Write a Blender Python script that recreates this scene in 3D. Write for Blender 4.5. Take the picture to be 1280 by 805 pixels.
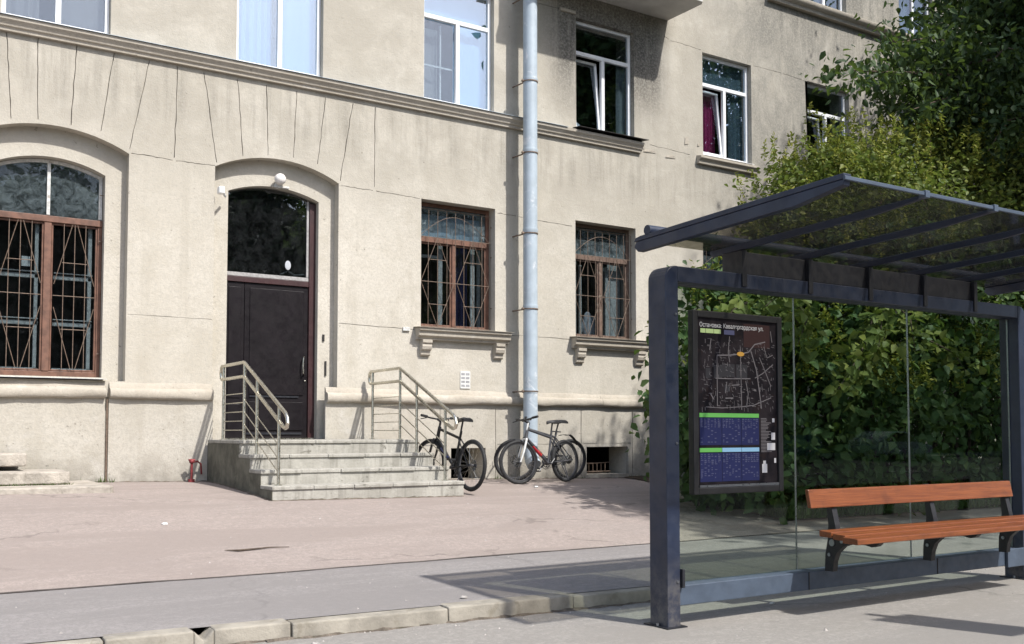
import bpy, math, random
import numpy as np
R = math.radians
random.seed(7); rng = np.random.default_rng(7)
for o in list(bpy.data.objects): bpy.data.objects.remove(o)
S = bpy.context.scene
COL = S.collection
# ------------------------------------------------------------------ camera, sky, sun, exposure
FPX, YAW, PITCH, EYE = 1250.0, R(32.417), R(2.774), 1.25
cam = bpy.data.cameras.new('camera'); co = bpy.data.objects.new('camera', cam); COL.objects.link(co)
cam.sensor_width = 36.0; cam.lens = FPX/1280*36.0; cam.shift_y = 77.5/1280; cam.clip_start = .05; cam.clip_end = 3000
co.location = (0, 0, EYE); co.rotation_euler = (R(90)+PITCH, 0, -YAW)
S.camera = co
SUN_AZ, SUN_EL = R(19.0), R(50.5)            # azimuth measured from -Y towards +X
w = bpy.data.worlds.new('World'); S.world = w; w.use_nodes = True
nt = w.node_tree; bg = nt.nodes['Background']
sky = nt.nodes.new('ShaderNodeTexSky'); sky.sky_type = 'NISHITA'; sky.sun_disc = False
sky.sun_elevation = SUN_EL; sky.sun_rotation = R(180-19); sky.air_density = 1.0; sky.dust_density = 2.2; sky.ozone_density = 1.0
nt.links.new(sky.outputs[0], bg.inputs[0]); bg.inputs[1].default_value = .15
sl = bpy.data.lights.new('sun', 'SUN'); sl.energy = 4.2; sl.angle = R(1.0); sl.color = (1, .97, .92)
so = bpy.data.objects.new('sun', sl); COL.objects.link(so); so.location = (10, -30, 40)
so.rotation_euler = (R(90)-SUN_EL, 0, SUN_AZ)
S.view_settings.view_transform = 'Standard'; S.view_settings.look = 'None'
S.view_settings.exposure = .55; S.view_settings.gamma = 1; S.view_settings.use_curve_mapping = False
S.render.engine = 'CYCLES'
S.cycles.max_bounces = 10; S.cycles.transparent_max_bounces = 24

# pixel of the photograph -> point on a known plane (used to measure the facade)
_fw = np.array([math.sin(YAW)*math.cos(PITCH), math.cos(YAW)*math.cos(PITCH), math.sin(PITCH)])
_r = np.array([math.cos(YAW), -math.sin(YAW), 0]); _u = np.cross(_r, _fw)
def at(px, py, Y):
    d = _fw + _r*(px-640)/FPX - _u*(py-480)/FPX
    return np.array([0, 0, EYE]) + d*(Y/d[1])
def fx(px, py, Y=14.0):
    p = at(px, py, Y); return (p[0], p[2])

# ------------------------------------------------------------------ materials
def new_mat(name):
    m = bpy.data.materials.new(name); m.use_nodes = True
    n = m.node_tree; n.nodes.clear()
    out = n.nodes.new('ShaderNodeOutputMaterial')
    return m, n, out
def N(n, t, **kw):
    x = n.nodes.new(t)
    for k, v in kw.items():
        if k in ('operation', 'blend_type', 'data_type', 'noise_dimensions', 'feature', 'distance', 'interpolation_type', 'clamp'): setattr(x, k, v)
        else: x.inputs[k].default_value = v
    return x
def coords(n, scale=(1, 1, 1)):
    g = n.nodes.new('ShaderNodeNewGeometry'); mp = n.nodes.new('ShaderNodeMapping'); mp.inputs['Scale'].default_value = scale
    n.links.new(g.outputs['Position'], mp.inputs[0]); return mp.outputs[0]
def ocoords(n, scale=(1, 1, 1)):
    g = n.nodes.new('ShaderNodeTexCoord'); mp = n.nodes.new('ShaderNodeMapping'); mp.inputs['Scale'].default_value = scale
    n.links.new(g.outputs['Object'], mp.inputs[0]); return mp.outputs[0]
def noise(n, vec, scale, detail=4, rough=.6, dist=0):
    x = n.nodes.new('ShaderNodeTexNoise'); x.inputs['Scale'].default_value = scale; x.inputs['Detail'].default_value = detail
    x.inputs['Roughness'].default_value = rough; x.inputs['Distortion'].default_value = dist
    n.links.new(vec, x.inputs['Vector']); return x.outputs['Fac']
def rng_(n, src, a, b, c=0, d=1):
    x = n.nodes.new('ShaderNodeMapRange'); x.inputs[1].default_value = a; x.inputs[2].default_value = b
    x.inputs[3].default_value = c; x.inputs[4].default_value = d; x.interpolation_type = 'SMOOTHSTEP'
    n.links.new(src, x.inputs[0]); return x.outputs[0]
def mth(n, op, a, b=None):
    x = n.nodes.new('ShaderNodeMath'); x.operation = op
    for i, s in enumerate((a, b)):
        if s is None: continue
        if isinstance(s, (int, float)): x.inputs[i].default_value = s
        else: n.links.new(s, x.inputs[i])
    return x.outputs[0]
def mixc(n, fac, a, b, mode='MIX'):
    x = n.nodes.new('ShaderNodeMix'); x.data_type = 'RGBA'; x.blend_type = mode
    for i, s in ((0, fac), (6, a), (7, b)):
        if isinstance(s, (int, float)): x.inputs[i].default_value = s
        elif isinstance(s, tuple): x.inputs[i].default_value = (*s, 1)
        else: n.links.new(s, x.inputs[i])
    return x.outputs[2]
def bumpn(n, h, strength, dist):
    b = n.nodes.new('ShaderNodeBump'); b.inputs['Strength'].default_value = strength; b.inputs['Distance'].default_value = dist
    n.links.new(h, b.inputs['Height']); return b.outputs[0]
def princ(n, out, col, rough=.6, metal=0, normal=None, spec=.5):
    p = n.nodes.new('ShaderNodeBsdfPrincipled')
    for k, s in (('Base Color', col), ('Roughness', rough), ('Metallic', metal)):
        if isinstance(s, tuple): p.inputs[k].default_value = (*s, 1)
        elif isinstance(s, (int, float)): p.inputs[k].default_value = s
        else: n.links.new(s, p.inputs[k])
    p.inputs['Specular IOR Level'].default_value = spec
    if normal is not None: n.links.new(normal, p.inputs['Normal'])
    n.links.new(p.outputs[0], out.inputs[0]); return p
def simple(name, col, rough=.5, metal=0, var=.2, scale=6, bump=.15, bscale=60, bd=.002, dirt=None, spec=.5):
    m, n, out = new_mat(name); v = coords(n)
    f = noise(n, v, scale, 5)
    dk = tuple(c*(1-var) for c in col); lt = tuple(min(1, c*(1+var)) for c in col)
    c = mixc(n, rng_(n, f, .3, .7), dk, lt)
    if dirt:
        f2 = noise(n, v, scale*.7, 6, .7, 1.0); c = mixc(n, rng_(n, f2, .55, .68, 0, .7), c, dirt)
    r = rng_(n, noise(n, v, scale*3, 3), .2, .8, max(.05, rough-.12), min(1, rough+.12))
    princ(n, out, c, r, metal, bumpn(n, noise(n, v, bscale, 3), bump, bd), spec); return m

def plaster(name, base, dark, lower=False):
    m, n, out = new_mat(name)
    v = coords(n); sx = n.nodes.new('ShaderNodeSeparateXYZ'); n.links.new(v, sx.inputs[0])
    X, Yc, Zc = sx.outputs
    big = noise(n, v, .55, 5, .6, .4); mid = noise(n, v, 3.2, 6, .7); fine = noise(n, v, 45, 4, .7)
    streak = noise(n, coords(n, (2.2, 2.2, .16)), 1.6, 6, .65)
    c = mixc(n, rng_(n, big, .32, .68), base, tuple(b*k for b, k in zip(base, (.87, .86, .84))))
    c = mixc(n, rng_(n, mid, .42, .72, 0, .55), c, tuple(b*k for b, k in zip(base, (.80, .78, .74))))
    c = mixc(n, rng_(n, streak, .52, .74, 0, .5), c, tuple(b*k for b, k in zip(base, (.70, .68, .64))))
    blot = noise(n, v, 1.15, 7, .72, .9)
    c = mixc(n, rng_(n, blot, .50, .66, 0, .5), c, tuple(b*k for b, k in zip(base, (.76, .74, .70))))
    pale = noise(n, coords(n, (1.2, 1.2, .5)), 1.1, 5, .6)
    c = mixc(n, rng_(n, pale, .56, .74, 0, .5), c, tuple(min(1, b*1.13) for b in base))
    if not lower:
        # the upper storeys are greyer with city dirt than the washed lower walls
        up = mth(n, 'MULTIPLY', rng_(n, Zc, 3.9, 5.6), rng_(n, noise(n, v, 1.6, 6, .7, .3), .30, .62, .25, 1))
        c = mixc(n, mth(n, 'MULTIPLY', up, .75), c, (.335, .308, .258))
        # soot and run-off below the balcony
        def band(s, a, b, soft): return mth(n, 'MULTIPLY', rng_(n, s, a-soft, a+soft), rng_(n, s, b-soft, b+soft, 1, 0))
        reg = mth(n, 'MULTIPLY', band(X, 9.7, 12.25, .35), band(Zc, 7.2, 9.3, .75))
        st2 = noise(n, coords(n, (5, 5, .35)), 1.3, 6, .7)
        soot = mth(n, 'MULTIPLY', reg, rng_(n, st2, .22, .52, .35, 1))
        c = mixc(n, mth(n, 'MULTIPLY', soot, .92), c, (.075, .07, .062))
        # patchy grey that grows towards the right
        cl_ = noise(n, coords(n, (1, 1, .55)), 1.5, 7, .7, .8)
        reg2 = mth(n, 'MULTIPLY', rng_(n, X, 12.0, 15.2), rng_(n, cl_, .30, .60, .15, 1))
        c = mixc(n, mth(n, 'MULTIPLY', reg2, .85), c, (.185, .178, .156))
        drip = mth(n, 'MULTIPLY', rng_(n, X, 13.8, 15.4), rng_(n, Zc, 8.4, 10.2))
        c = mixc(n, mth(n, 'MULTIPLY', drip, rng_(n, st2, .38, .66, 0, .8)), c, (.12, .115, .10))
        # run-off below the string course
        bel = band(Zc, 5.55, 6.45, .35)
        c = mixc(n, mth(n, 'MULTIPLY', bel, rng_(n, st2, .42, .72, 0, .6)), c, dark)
    else:
        low = rng_(n, Zc, .5, 1.15, 1, 0)
        c = mixc(n, mth(n, 'MULTIPLY', low, rng_(n, mid, .35, .6, .1, .75)), c, dark)
        c = mixc(n, rng_(n, noise(n, v, 1.7, 6, .7, .6), .56, .72, 0, .7), c, (.50, .475, .44))
    g25 = noise(n, v, 24, 5, .8); c = mixc(n, rng_(n, g25, .45, .60, 0, .48), c, tuple(b*.72 for b in base)); g8 = noise(n, v, 8, 6, .8); c = mixc(n, rng_(n, g8, .52, .64, 0, .42), c, tuple(b*k for b, k in zip(base, (.74, .73, .70))))
    spk = noise(n, v, 16, 3, .5)
    c = mixc(n, rng_(n, spk, .69, .74, 0, .7), c, dark)
    h = mth(n, 'ADD', mth(n, 'MULTIPLY', fine, .6), mth(n, 'MULTIPLY', noise(n, v, 9, 5, .7), 1.0))
    princ(n, out, c, .9, 0, bumpn(n, h, .5, .016), .25); return m

M = {}
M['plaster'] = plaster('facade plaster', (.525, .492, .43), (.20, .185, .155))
M['base'] = plaster('plinth plaster', (.47, .44, .385), (.20, .185, .16), True)
M['trim'] = plaster('moulding plaster', (.45, .41, .35), (.2, .18, .15), True)
def step_concrete():
    m, n, out = new_mat('worn stained step concrete'); v = coords(n)
    c = mixc(n, rng_(n, noise(n, v, 3, 6, .7), .35, .65), (.40, .385, .345), (.31, .297, .262))
    c = mixc(n, rng_(n, noise(n, coords(n, (7, 7, .5)), 1.6, 6, .7), .47, .66, 0, .65), c, (.20, .19, .165))
    c = mixc(n, rng_(n, noise(n, coords(n, (1, 1, 2)), 5, 7, .75, .8), .58, .68, 0, .85), c, (.085, .078, .062))
    c = mixc(n, rng_(n, noise(n, v, 40, 4, .7), .5, .66, 0, .4), c, (.24, .23, .205))
    princ(n, out, c, .9, 0, bumpn(n, noise(n, v, 30, 5, .7), .6, .012), .25); return m
M['concrete'] = step_concrete()
M['stepside'] = simple('dark step side', (.13, .125, .10), .95, 0, .3, 4, .6, 30, .01, (.06, .065, .045), .2)  # darker mottled concrete for the left side of the steps
M['slab'] = simple('rough slab stone', (.36, .325, .28), .95, 0, .22, 7, .9, 30, .012, (.2, .18, .15), .2)
M['white_pvc'] = simple('white window plastic', (.74, .75, .76), .35, 0, .05, 4, .03, 50, .001)
M['old_white'] = simple('peeling white paint', (.52, .52, .50), .7, 0, .2, 25, .5, 60, .003, (.25, .2, .16))
M['grey_old'] = simple('greyed white paint', (.30, .29, .285), .7, 0, .2, 25, .3, 60, .002)
M['brown'] = simple('faded red brown window paint', (.135, .066, .043), .6, 0, .3, 9, .3, 70, .002, (.13, .065, .045))
M['brown2'] = simple('weathered grey brown window paint', (.125, .082, .062), .65, 0, .25, 9, .3, 70, .002, (.26, .22, .17))
M['grille'] = simple('rusty grille iron', (.16, .115, .085), .6, .2, .3, 30, .2, 90, .001)
M['door'] = simple('black brown door paint', (.0075, .0055, .007), .5, 0, .2, 4, .06, 60, .001, None, .2)
M['dred'] = simple('dark red door frame paint', (.032, .009, .010), .5, 0, .2, 6, .1, 60, .001)
M['steel'] = simple('brushed stainless steel', (.55, .53, .46), .32, 1, .08, 10, .05, 80, .001)
M['pipe'] = simple('pale blue grey pipe paint', (.36, .42, .47), .5, 0, .08, 5, .15, 50, .003, (.62, .64, .66))
M['iron'] = simple('dark iron', (.03, .028, .027), .6, .4, .2, 20, .1, 80, .001)
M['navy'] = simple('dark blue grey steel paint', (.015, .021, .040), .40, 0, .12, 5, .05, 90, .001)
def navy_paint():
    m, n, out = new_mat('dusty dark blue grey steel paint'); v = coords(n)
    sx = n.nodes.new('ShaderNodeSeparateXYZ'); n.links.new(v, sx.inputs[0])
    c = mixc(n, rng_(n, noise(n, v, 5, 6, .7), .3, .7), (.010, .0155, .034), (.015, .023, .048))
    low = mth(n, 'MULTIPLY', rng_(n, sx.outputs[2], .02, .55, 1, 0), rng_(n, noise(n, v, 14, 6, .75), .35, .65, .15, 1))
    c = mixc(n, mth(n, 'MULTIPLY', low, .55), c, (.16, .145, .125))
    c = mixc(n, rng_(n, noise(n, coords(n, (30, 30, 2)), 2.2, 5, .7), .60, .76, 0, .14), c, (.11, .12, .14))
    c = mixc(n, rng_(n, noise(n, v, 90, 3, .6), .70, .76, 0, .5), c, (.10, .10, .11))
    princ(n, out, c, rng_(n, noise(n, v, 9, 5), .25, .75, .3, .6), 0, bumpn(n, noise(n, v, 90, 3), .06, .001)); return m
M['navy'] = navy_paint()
M['navylit'] = simple('sunlit blue grey steel paint', (.055, .074, .105), .5, 0, .15, 7, .08, 90, .001)  # lighter copy of navy, sunlight on the rail put into the colour
M['navyflat'] = simple('anthracite sheet metal', (.011, .012, .017), .5, 0, .12, 5, .05, 90, .001)
M['alu'] = simple('aluminium strip', (.30, .32, .35), .35, 1, .08, 12, .04, 60, .001)
M['black'] = simple('black plastic', (.012, .012, .014), .5, 0, .2, 12, .1, 70, .001)
M['rubber'] = simple('black tyre rubber', (.016, .016, .017), .75, 0, .25, 20, .4, 120, .003)
M['redpaint'] = simple('red bicycle paint', (.36, .018, .025), .3, 0, .1, 8, .02, 60, .001)
M['whitepaint'] = simple('white bicycle paint', (.66, .66, .64), .3, 0, .06, 8, .02, 60, .001)
M['bluepaint'] = simple('blue bicycle paint', (.03, .05, .20), .3, 0, .1, 8, .02, 60, .001)
M['greypaint'] = simple('grey bicycle paint', (.06, .06, .065), .4, 0, .1, 8, .02, 60, .001)
M['orange'] = simple('orange bicycle paint', (.40, .12, .04), .4, 0, .1, 8, .02, 60, .001)
M['hydrant'] = simple('red pipe paint', (.17, .022, .024), .65, 0, .3, 14, .2, 60, .002)
M['paper'] = simple('white paper', (.62, .62, .60), .7, 0, .06, 8, .02, 60, .001)
M['ink'] = simple('grey print', (.30, .30, .31), .8, 0, .15, 30, .02, 60, .001)
M['lamp'] = simple('white glass globe', (.72, .69, .66), .25, 0, .03, 8, .02, 60, .001)
M['balcony'] = simple('balcony soffit paint', (.50, .485, .46), .85, 0, .08, 3, .2, 40, .003)
M['balcblue'] = simple('pale blue balcony panel', (.50, .58, .66), .5, 0, .06, 3, .05, 40, .001)
M['bark'] = simple('grey brown bark', (.085, .065, .05), .95, 0, .35, 12, 1.0, 30, .02, None, .2)
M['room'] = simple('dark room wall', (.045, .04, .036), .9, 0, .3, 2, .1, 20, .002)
M['stonecol'] = simple('pebble grey', (.30, .28, .26), .9, 0, .3, 30, .5, 60, .003)

def wood():
    m, n, out = new_mat('orange stained wood')
    v = coords(n, (.9, 42, 42)); f = noise(n, v, 1.8, 8, .7, 1.6)
    c = mixc(n, rng_(n, f, .3, .7), (.115, .030, .010), (.245, .078, .025))
    c = mixc(n, rng_(n, noise(n, coords(n), 7, 5), .5, .75, 0, .5), c, (.075, .024, .011))
    princ(n, out, c, .36, 0, bumpn(n, f, .35, .003), .45); return m
M['wood'] = wood()

def glass(name, tint, refl, rough=.0, dirt=0, dcol=(.5, .52, .55)):
    """thin window glass: tinted see-through with a Fresnel-like mirror and optional dust"""
    m, n, out = new_mat(name)
    t = n.nodes.new('ShaderNodeBsdfTransparent'); t.inputs[0].default_value = (*tint, 1)
    g = n.nodes.new('ShaderNodeBsdfGlossy'); g.inputs['Roughness'].default_value = rough; g.inputs[0].default_value = (.95, .97, 1, 1)
    lw = n.nodes.new('ShaderNodeLayerWeight'); lw.inputs[0].default_value = .5
    if rough == 0:
        wv = noise(n, coords(n), 1.3, 1, .4)
        n.links.new(bumpn(n, wv, .05, .02), g.inputs['Normal'])
    f = mth(n, 'ADD', mth(n, 'MULTIPLY', mth(n, 'POWER', lw.outputs['Facing'], 5), (1-refl)*.8), refl)
    mx = n.nodes.new('ShaderNodeMixShader'); n.links.new(f, mx.inputs[0]); n.links.new(t.outputs[0], mx.inputs[1]); n.links.new(g.outputs[0], mx.inputs[2])
    last = mx
    if dirt:
        d = n.nodes.new('ShaderNodeBsdfDiffuse'); d.inputs[0].default_value = (*dcol, 1)
        nf = mth(n, 'MULTIPLY', rng_(n, noise(n, coords(n), 6, 8, .8, .6), .36, .66, .08, 1), dirt)
        nf = mth(n, 'ADD', nf, rng_(n, noise(n, coords(n), 7, 3, .6, 1.2), .68, .72, 0, min(.6, dirt*2)))
        m2 = n.nodes.new('ShaderNodeMixShader'); n.links.new(nf, m2.inputs[0]); n.links.new(mx.outputs[0], m2.inputs[1]); n.links.new(d.outputs[0], m2.inputs[2]); last = m2
    n.links.new(last.outputs[0], out.inputs[0]); return m
M['glass'] = glass('window glass', (.80, .85, .88), .13)
M['glass_sky'] = glass('sky mirroring glass', (.80, .90, .96), .26)
M['glass_old'] = glass('dusty old glass', (.72, .78, .8), .03, .0, .30, (.20, .24, .255))
M['glass_grime'] = glass('dim grimy glass', (.66, .70, .72), .022, .0, .008, (.3, .32, .33))
M['glass_door'] = glass('door transom glass', (.5, .53, .55), .10, .0, .03, (.3, .32, .33))
M['shelter_glass'] = glass('shelter safety glass', (.78, .83, .785), .017)
M['roof_glass'] = glass('smoked roof sheet', (.67, .65, .605), .012, .10, .12, (.14, .135, .12))
M['poster_glass'] = glass('poster cover', (.8, .8, .84), .05)
def sheer(name, col, tr=.35):
    m, n, out = new_mat(name)
    d = n.nodes.new('ShaderNodeBsdfDiffuse'); d.inputs[0].default_value = (*col, 1)
    t = n.nodes.new('ShaderNodeBsdfTranslucent'); t.inputs[0].default_value = (*col, 1)
    mx = n.nodes.new('ShaderNodeMixShader'); mx.inputs[0].default_value = tr
    n.links.new(d.outputs[0], mx.inputs[1]); n.links.new(t.outputs[0], mx.inputs[2]); n.links.new(mx.outputs[0], out.inputs[0]); return m
M['sheer'] = sheer('sheer white curtain', (.48, .62, .78))
M['grey_blind'] = sheer('grey blind', (.26, .25, .24))
M['taupe'] = sheer('taupe curtain', (.30, .27, .26))
M['pink'] = sheer('magenta curtain', (.42, .05, .17))
M['slate'] = sheer('grey green curtain', (.20, .23, .24))
M['navycurt'] = sheer('dark blue curtain', (.03, .03, .09))
M['bagplastic'] = sheer('white plastic bag', (.6, .62, .66))

def leafmat(name, a, b, c, trans=.3):
    m, n, out = new_mat(name)
    g = n.nodes.new('ShaderNodeNewGeometry'); r = g.outputs['Random Per Island']
    col = mixc(n, rng_(n, r, 0, .5), a, b); col = mixc(n, rng_(n, r, .55, 1), col, c)
    p = n.nodes.new('ShaderNodeBsdfPrincipled'); n.links.new(col, p.inputs['Base Color']); p.inputs['Roughness'].default_value = .55
    p.inputs['Specular IOR Level'].default_value = .25
    t = n.nodes.new('ShaderNodeBsdfTranslucent'); n.links.new(mixc(n, .5, col, (.16, .24, .03)), t.inputs[0])
    mx = n.nodes.new('ShaderNodeMixShader'); mx.inputs[0].default_value = trans
    n.links.new(p.outputs[0], mx.inputs[1]); n.links.new(t.outputs[0], mx.inputs[2]); n.links.new(mx.outputs[0], out.inputs[0]); return m
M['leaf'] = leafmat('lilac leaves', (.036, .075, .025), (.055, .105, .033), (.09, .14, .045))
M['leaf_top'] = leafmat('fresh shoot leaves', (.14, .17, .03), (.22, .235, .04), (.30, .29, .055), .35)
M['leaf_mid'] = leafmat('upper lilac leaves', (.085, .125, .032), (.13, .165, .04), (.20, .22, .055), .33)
M['leaf_dark'] = leafmat('dark tree leaves', (.02, .042, .016), (.032, .062, .021), (.06, .098, .03))
M['grass'] = leafmat('grass blades', (.05, .10, .025), (.08, .14, .035), (.12, .17, .05))

def asphalt(name, col, pat, crack=0):
    m, n, out = new_mat(name); v = coords(n)
    big = noise(n, v, .5, 6, .65, .5); mid = noise(n, v, 2.7, 6, .7); fine = noise(n, v, 130, 2, .6); grit = noise(n, v, 420, 2, .5)
    c = mixc(n, rng_(n, big, .3, .7), col, pat)
    c = mixc(n, rng_(n, mid, .45, .75, 0, .6), c, tuple(x*.8 for x in col))
    st = noise(n, coords(n, (.35, 2.2, 1)), 1.2, 5, .65)
    c = mixc(n, rng_(n, st, .52, .72, 0, .5), c, tuple(min(1, x*1.12) for x in col))
    g60 = noise(n, v, 55, 4, .75)
    c = mixc(n, rng_(n, g60, .42, .56, 0, .6), c, tuple(x*.66 for x in col))
    g20 = noise(n, v, 17, 5, .8); c = mixc(n, rng_(n, g20, .48, .60, 0, .5), c, tuple(min(1, x*1.22) for x in col))
    wear = noise(n, coords(n, (.25, 1.0, 1)), .9, 7, .72, .7); c = mixc(n, rng_(n, wear, .46, .58, 0, .75), c, tuple(x*.76 for x in col))
    spot = noise(n, v, 3.7, 3, .5, .3); c = mixc(n, rng_(n, spot, .70, .76, 0, .45), c, tuple(x*.55 for x in col))
    c = mixc(n, rng_(n, grit, .3, .75, 0, .5), c, tuple(x*.6 for x in col))
    c = mixc(n, rng_(n, fine, .62, .78, 0, .55), c, tuple(min(1, x*1.35) for x in col))
    stain = noise(n, v, 1.1, 7, .75, 1.5); c = mixc(n, rng_(n, stain, .56, .72, 0, .5), c, tuple(x*.66 for x in col))
    if crack:
        vo = n.nodes.new('ShaderNodeTexVoronoi'); vo.feature = 'DISTANCE_TO_EDGE'; vo.inputs['Scale'].default_value = .33
        wob = n.nodes.new('ShaderNodeVectorMath'); wob.operation = 'ADD'
        nz = n.nodes.new('ShaderNodeTexNoise'); nz.inputs['Scale'].default_value = 2.5; nz.inputs['Detail'].default_value = 6; n.links.new(v, nz.inputs['Vector'])
        sc = n.nodes.new('ShaderNodeVectorMath'); sc.operation = 'SCALE'; sc.inputs[3].default_value = .6; n.links.new(nz.outputs['Color'], sc.inputs[0])
        n.links.new(v, wob.inputs[0]); n.links.new(sc.outputs[0], wob.inputs[1]); n.links.new(wob.outputs[0], vo.inputs['Vector'])
        cr = mth(n, 'MULTIPLY', rng_(n, vo.outputs['Distance'], .002, .010, 1, 0), rng_(n, noise(n, v, .6, 3), .48, .6))
        c = mixc(n, mth(n, 'MULTIPLY', cr, crack), c, tuple(x*.35 for x in col))
    h = mth(n, 'ADD', mth(n, 'MULTIPLY', grit, .5), mth(n, 'ADD', fine, mth(n, 'MULTIPLY', mid, 2.0)))
    princ(n, out, c, .9, 0, bumpn(n, h, .5, .006), .3); return m
M['pink_asphalt'] = asphalt('dusty pink asphalt', (.335, .282, .254), (.305, .264, .243), .5)
M['grey_asphalt'] = asphalt('grey footway asphalt', (.275, .256, .247), (.25, .234, .227), .3)
M['pale_asphalt'] = asphalt('pale kerbside asphalt', (.295, .277, .253), (.255, .24, .222), .5)
M['road'] = asphalt('road asphalt', (.06, .06, .062), (.05, .05, .052))
M['kerb'] = simple('sandy kerb stone', (.275, .252, .212), .95, 0, .22, 5, .6, 50, .006, (.19, .168, .13), .2)
M['soil'] = simple('dark soil', (.07, .055, .04), 1, 0, .35, 4, 1, 20, .02, None, .1)
M['joint'] = simple('tar joint', (.07, .06, .055), .9, 0, .3, 12, .4, 60, .003, None, .2)
M['line'] = simple('road line paint', (.6, .6, .58), .8, 0, .1, 10, .2, 60, .002)
M['carwhite'] = simple('silver white car paint', (.62, .64, .66), .2, .1, .03, 3, .01, 40, .001)
M['carteal'] = simple('teal van paint', (.06, .22, .24), .25, 0, .03, 3, .01, 40, .001)
M['carglass'] = simple('dark car glass', (.015, .018, .02), .06, 0, .1, 3, .01, 40, .001)
M['carlight'] = simple('car lamp lens', (.6, .6, .58), .1, 0, .05, 3, .01, 40, .001)

# ------------------------------------------------------------------ mesh helpers
class MB:
    def __init__(s): s.v = []; s.f = []; s.mi = []; s.m = 0
    def add(s, vs, fs):
        b = len(s.v); s.v += [tuple(map(float, p)) for p in vs]
        for f in fs: s.f.append(tuple(b+i for i in f)); s.mi.append(s.m)
        return s
    def box(s, x0, x1, y0, y1, z0, z1):
        return s.add([(x0,y0,z0),(x1,y0,z0),(x1,y1,z0),(x0,y1,z0),(x0,y0,z1),(x1,y0,z1),(x1,y1,z1),(x0,y1,z1)],
                     [(0,3,2,1),(4,5,6,7),(0,1,5,4),(1,2,6,5),(2,3,7,6),(3,0,4,7)])
    def prism(s, poly, a, b, axis='x'):
        """poly: 2D points extruded along an axis from a to b"""
        n = len(poly)
        def mk(p, t): return {'x': (t, p[0], p[1]), 'y': (p[0], t, p[1]), 'z': (p[0], p[1], t)}[axis]
        vs = [mk(p, a) for p in poly] + [mk(p, b) for p in poly]
        fs = [tuple(range(n)), tuple(range(2*n-1, n-1, -1))] + [(i, i+n, (i+1) % n+n, (i+1) % n) for i in range(n)]
        return s.add(vs, fs)
    def tube(s, path, r, n=8, cap=True):
        P = [np.array(p, float) for p in path]; k = len(P)
        rr = [r]*k if isinstance(r, (int, float)) else list(r)
        T = []
        for i in range(k):
            a = P[max(i-1, 0)]; b = P[min(i+1, k-1)]; t = b-a; L = np.linalg.norm(t); T.append(t/L if L > 1e-9 else np.array([0, 0, 1.]))
        up = np.array([0, 0, 1.]) if abs(T[0][2]) < .9 else np.array([1., 0, 0])
        u = np.cross(T[0], up); u /= np.linalg.norm(u)
        vs = []; fs = []
        for i in range(k):
            u = u - T[i]*(u@T[i]); u /= np.linalg.norm(u); w_ = np.cross(T[i], u)
            for j in range(n):
                a = 2*math.pi*j/n; vs.append(P[i]+rr[i]*(math.cos(a)*u+math.sin(a)*w_))
        for i in range(k-1):
            for j in range(n): fs.append((i*n+j, i*n+(j+1) % n, (i+1)*n+(j+1) % n, (i+1)*n+j))
        if cap: fs.append(tuple(range(n-1, -1, -1))); fs.append(tuple((k-1)*n+j for j in range(n)))
        return s.add(vs, fs)
    def ring(s, c, nrm, R_, r, n=40, m=8):
        c = np.array(c, float); nrm = np.array(nrm, float); nrm /= np.linalg.norm(nrm)
        a = np.cross(nrm, [0, 0, 1.]); a = np.array([1., 0, 0]) if np.linalg.norm(a) < 1e-6 else a/np.linalg.norm(a); b = np.cross(nrm, a)
        vs = []; fs = []
        for i in range(n):
            d = math.cos(2*math.pi*i/n)*a+math.sin(2*math.pi*i/n)*b
            for j in range(m):
                q = 2*math.pi*j/m; vs.append(c+d*(R_+r*math.cos(q))+nrm*r*math.sin(q))
        for i in range(n):
            for j in range(m): fs.append((i*m+j, ((i+1) % n)*m+j, ((i+1) % n)*m+(j+1) % m, i*m+(j+1) % m))
        return s.add(vs, fs)
    def ball(s, c, r, n=16, m=10):
        rx, ry, rz = (r, r, r) if isinstance(r, (int, float)) else r
        vs = [(c[0], c[1], c[2]-rz)]; fs = []
        for i in range(1, m):
            t = -math.pi/2+math.pi*i/m
            for j in range(n): vs.append((c[0]+rx*math.cos(t)*math.cos(2*math.pi*j/n), c[1]+ry*math.cos(t)*math.sin(2*math.pi*j/n), c[2]+rz*math.sin(t)))
        vs.append((c[0], c[1], c[2]+rz)); L = len(vs)-1
        for j in range(n): fs.append((0, 1+(j+1) % n, 1+j)); fs.append((L, L-n+j, L-n+(j+1) % n))
        for i in range(m-2):
            for j in range(n): a = 1+i*n; fs.append((a+j, a+(j+1) % n, a+n+(j+1) % n, a+n+j))
        return s.add(vs, fs)
    def build(s, name, mat, parent=None, bevel=0, smooth=False, seg=2):
        me = bpy.data.meshes.new(name); me.from_pydata(s.v, [], s.f); me.validate()
        mats = mat if isinstance(mat, (list, tuple)) else [mat]
        for mm in mats: me.materials.append(mm)
        if len(mats) > 1 and len(me.polygons) == len(s.mi): me.polygons.foreach_set('material_index', s.mi)
        return link(name, me, parent, bevel, smooth, seg)
def fixnormals(me):
    import bmesh
    b = bmesh.new(); b.from_mesh(me); bmesh.ops.recalc_face_normals(b, faces=b.faces); b.to_mesh(me); b.free()
def world_loc(o):
    l = np.array([0., 0, 0])
    while o is not None: l += np.array(o.location); o = o.parent
    return l
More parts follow.
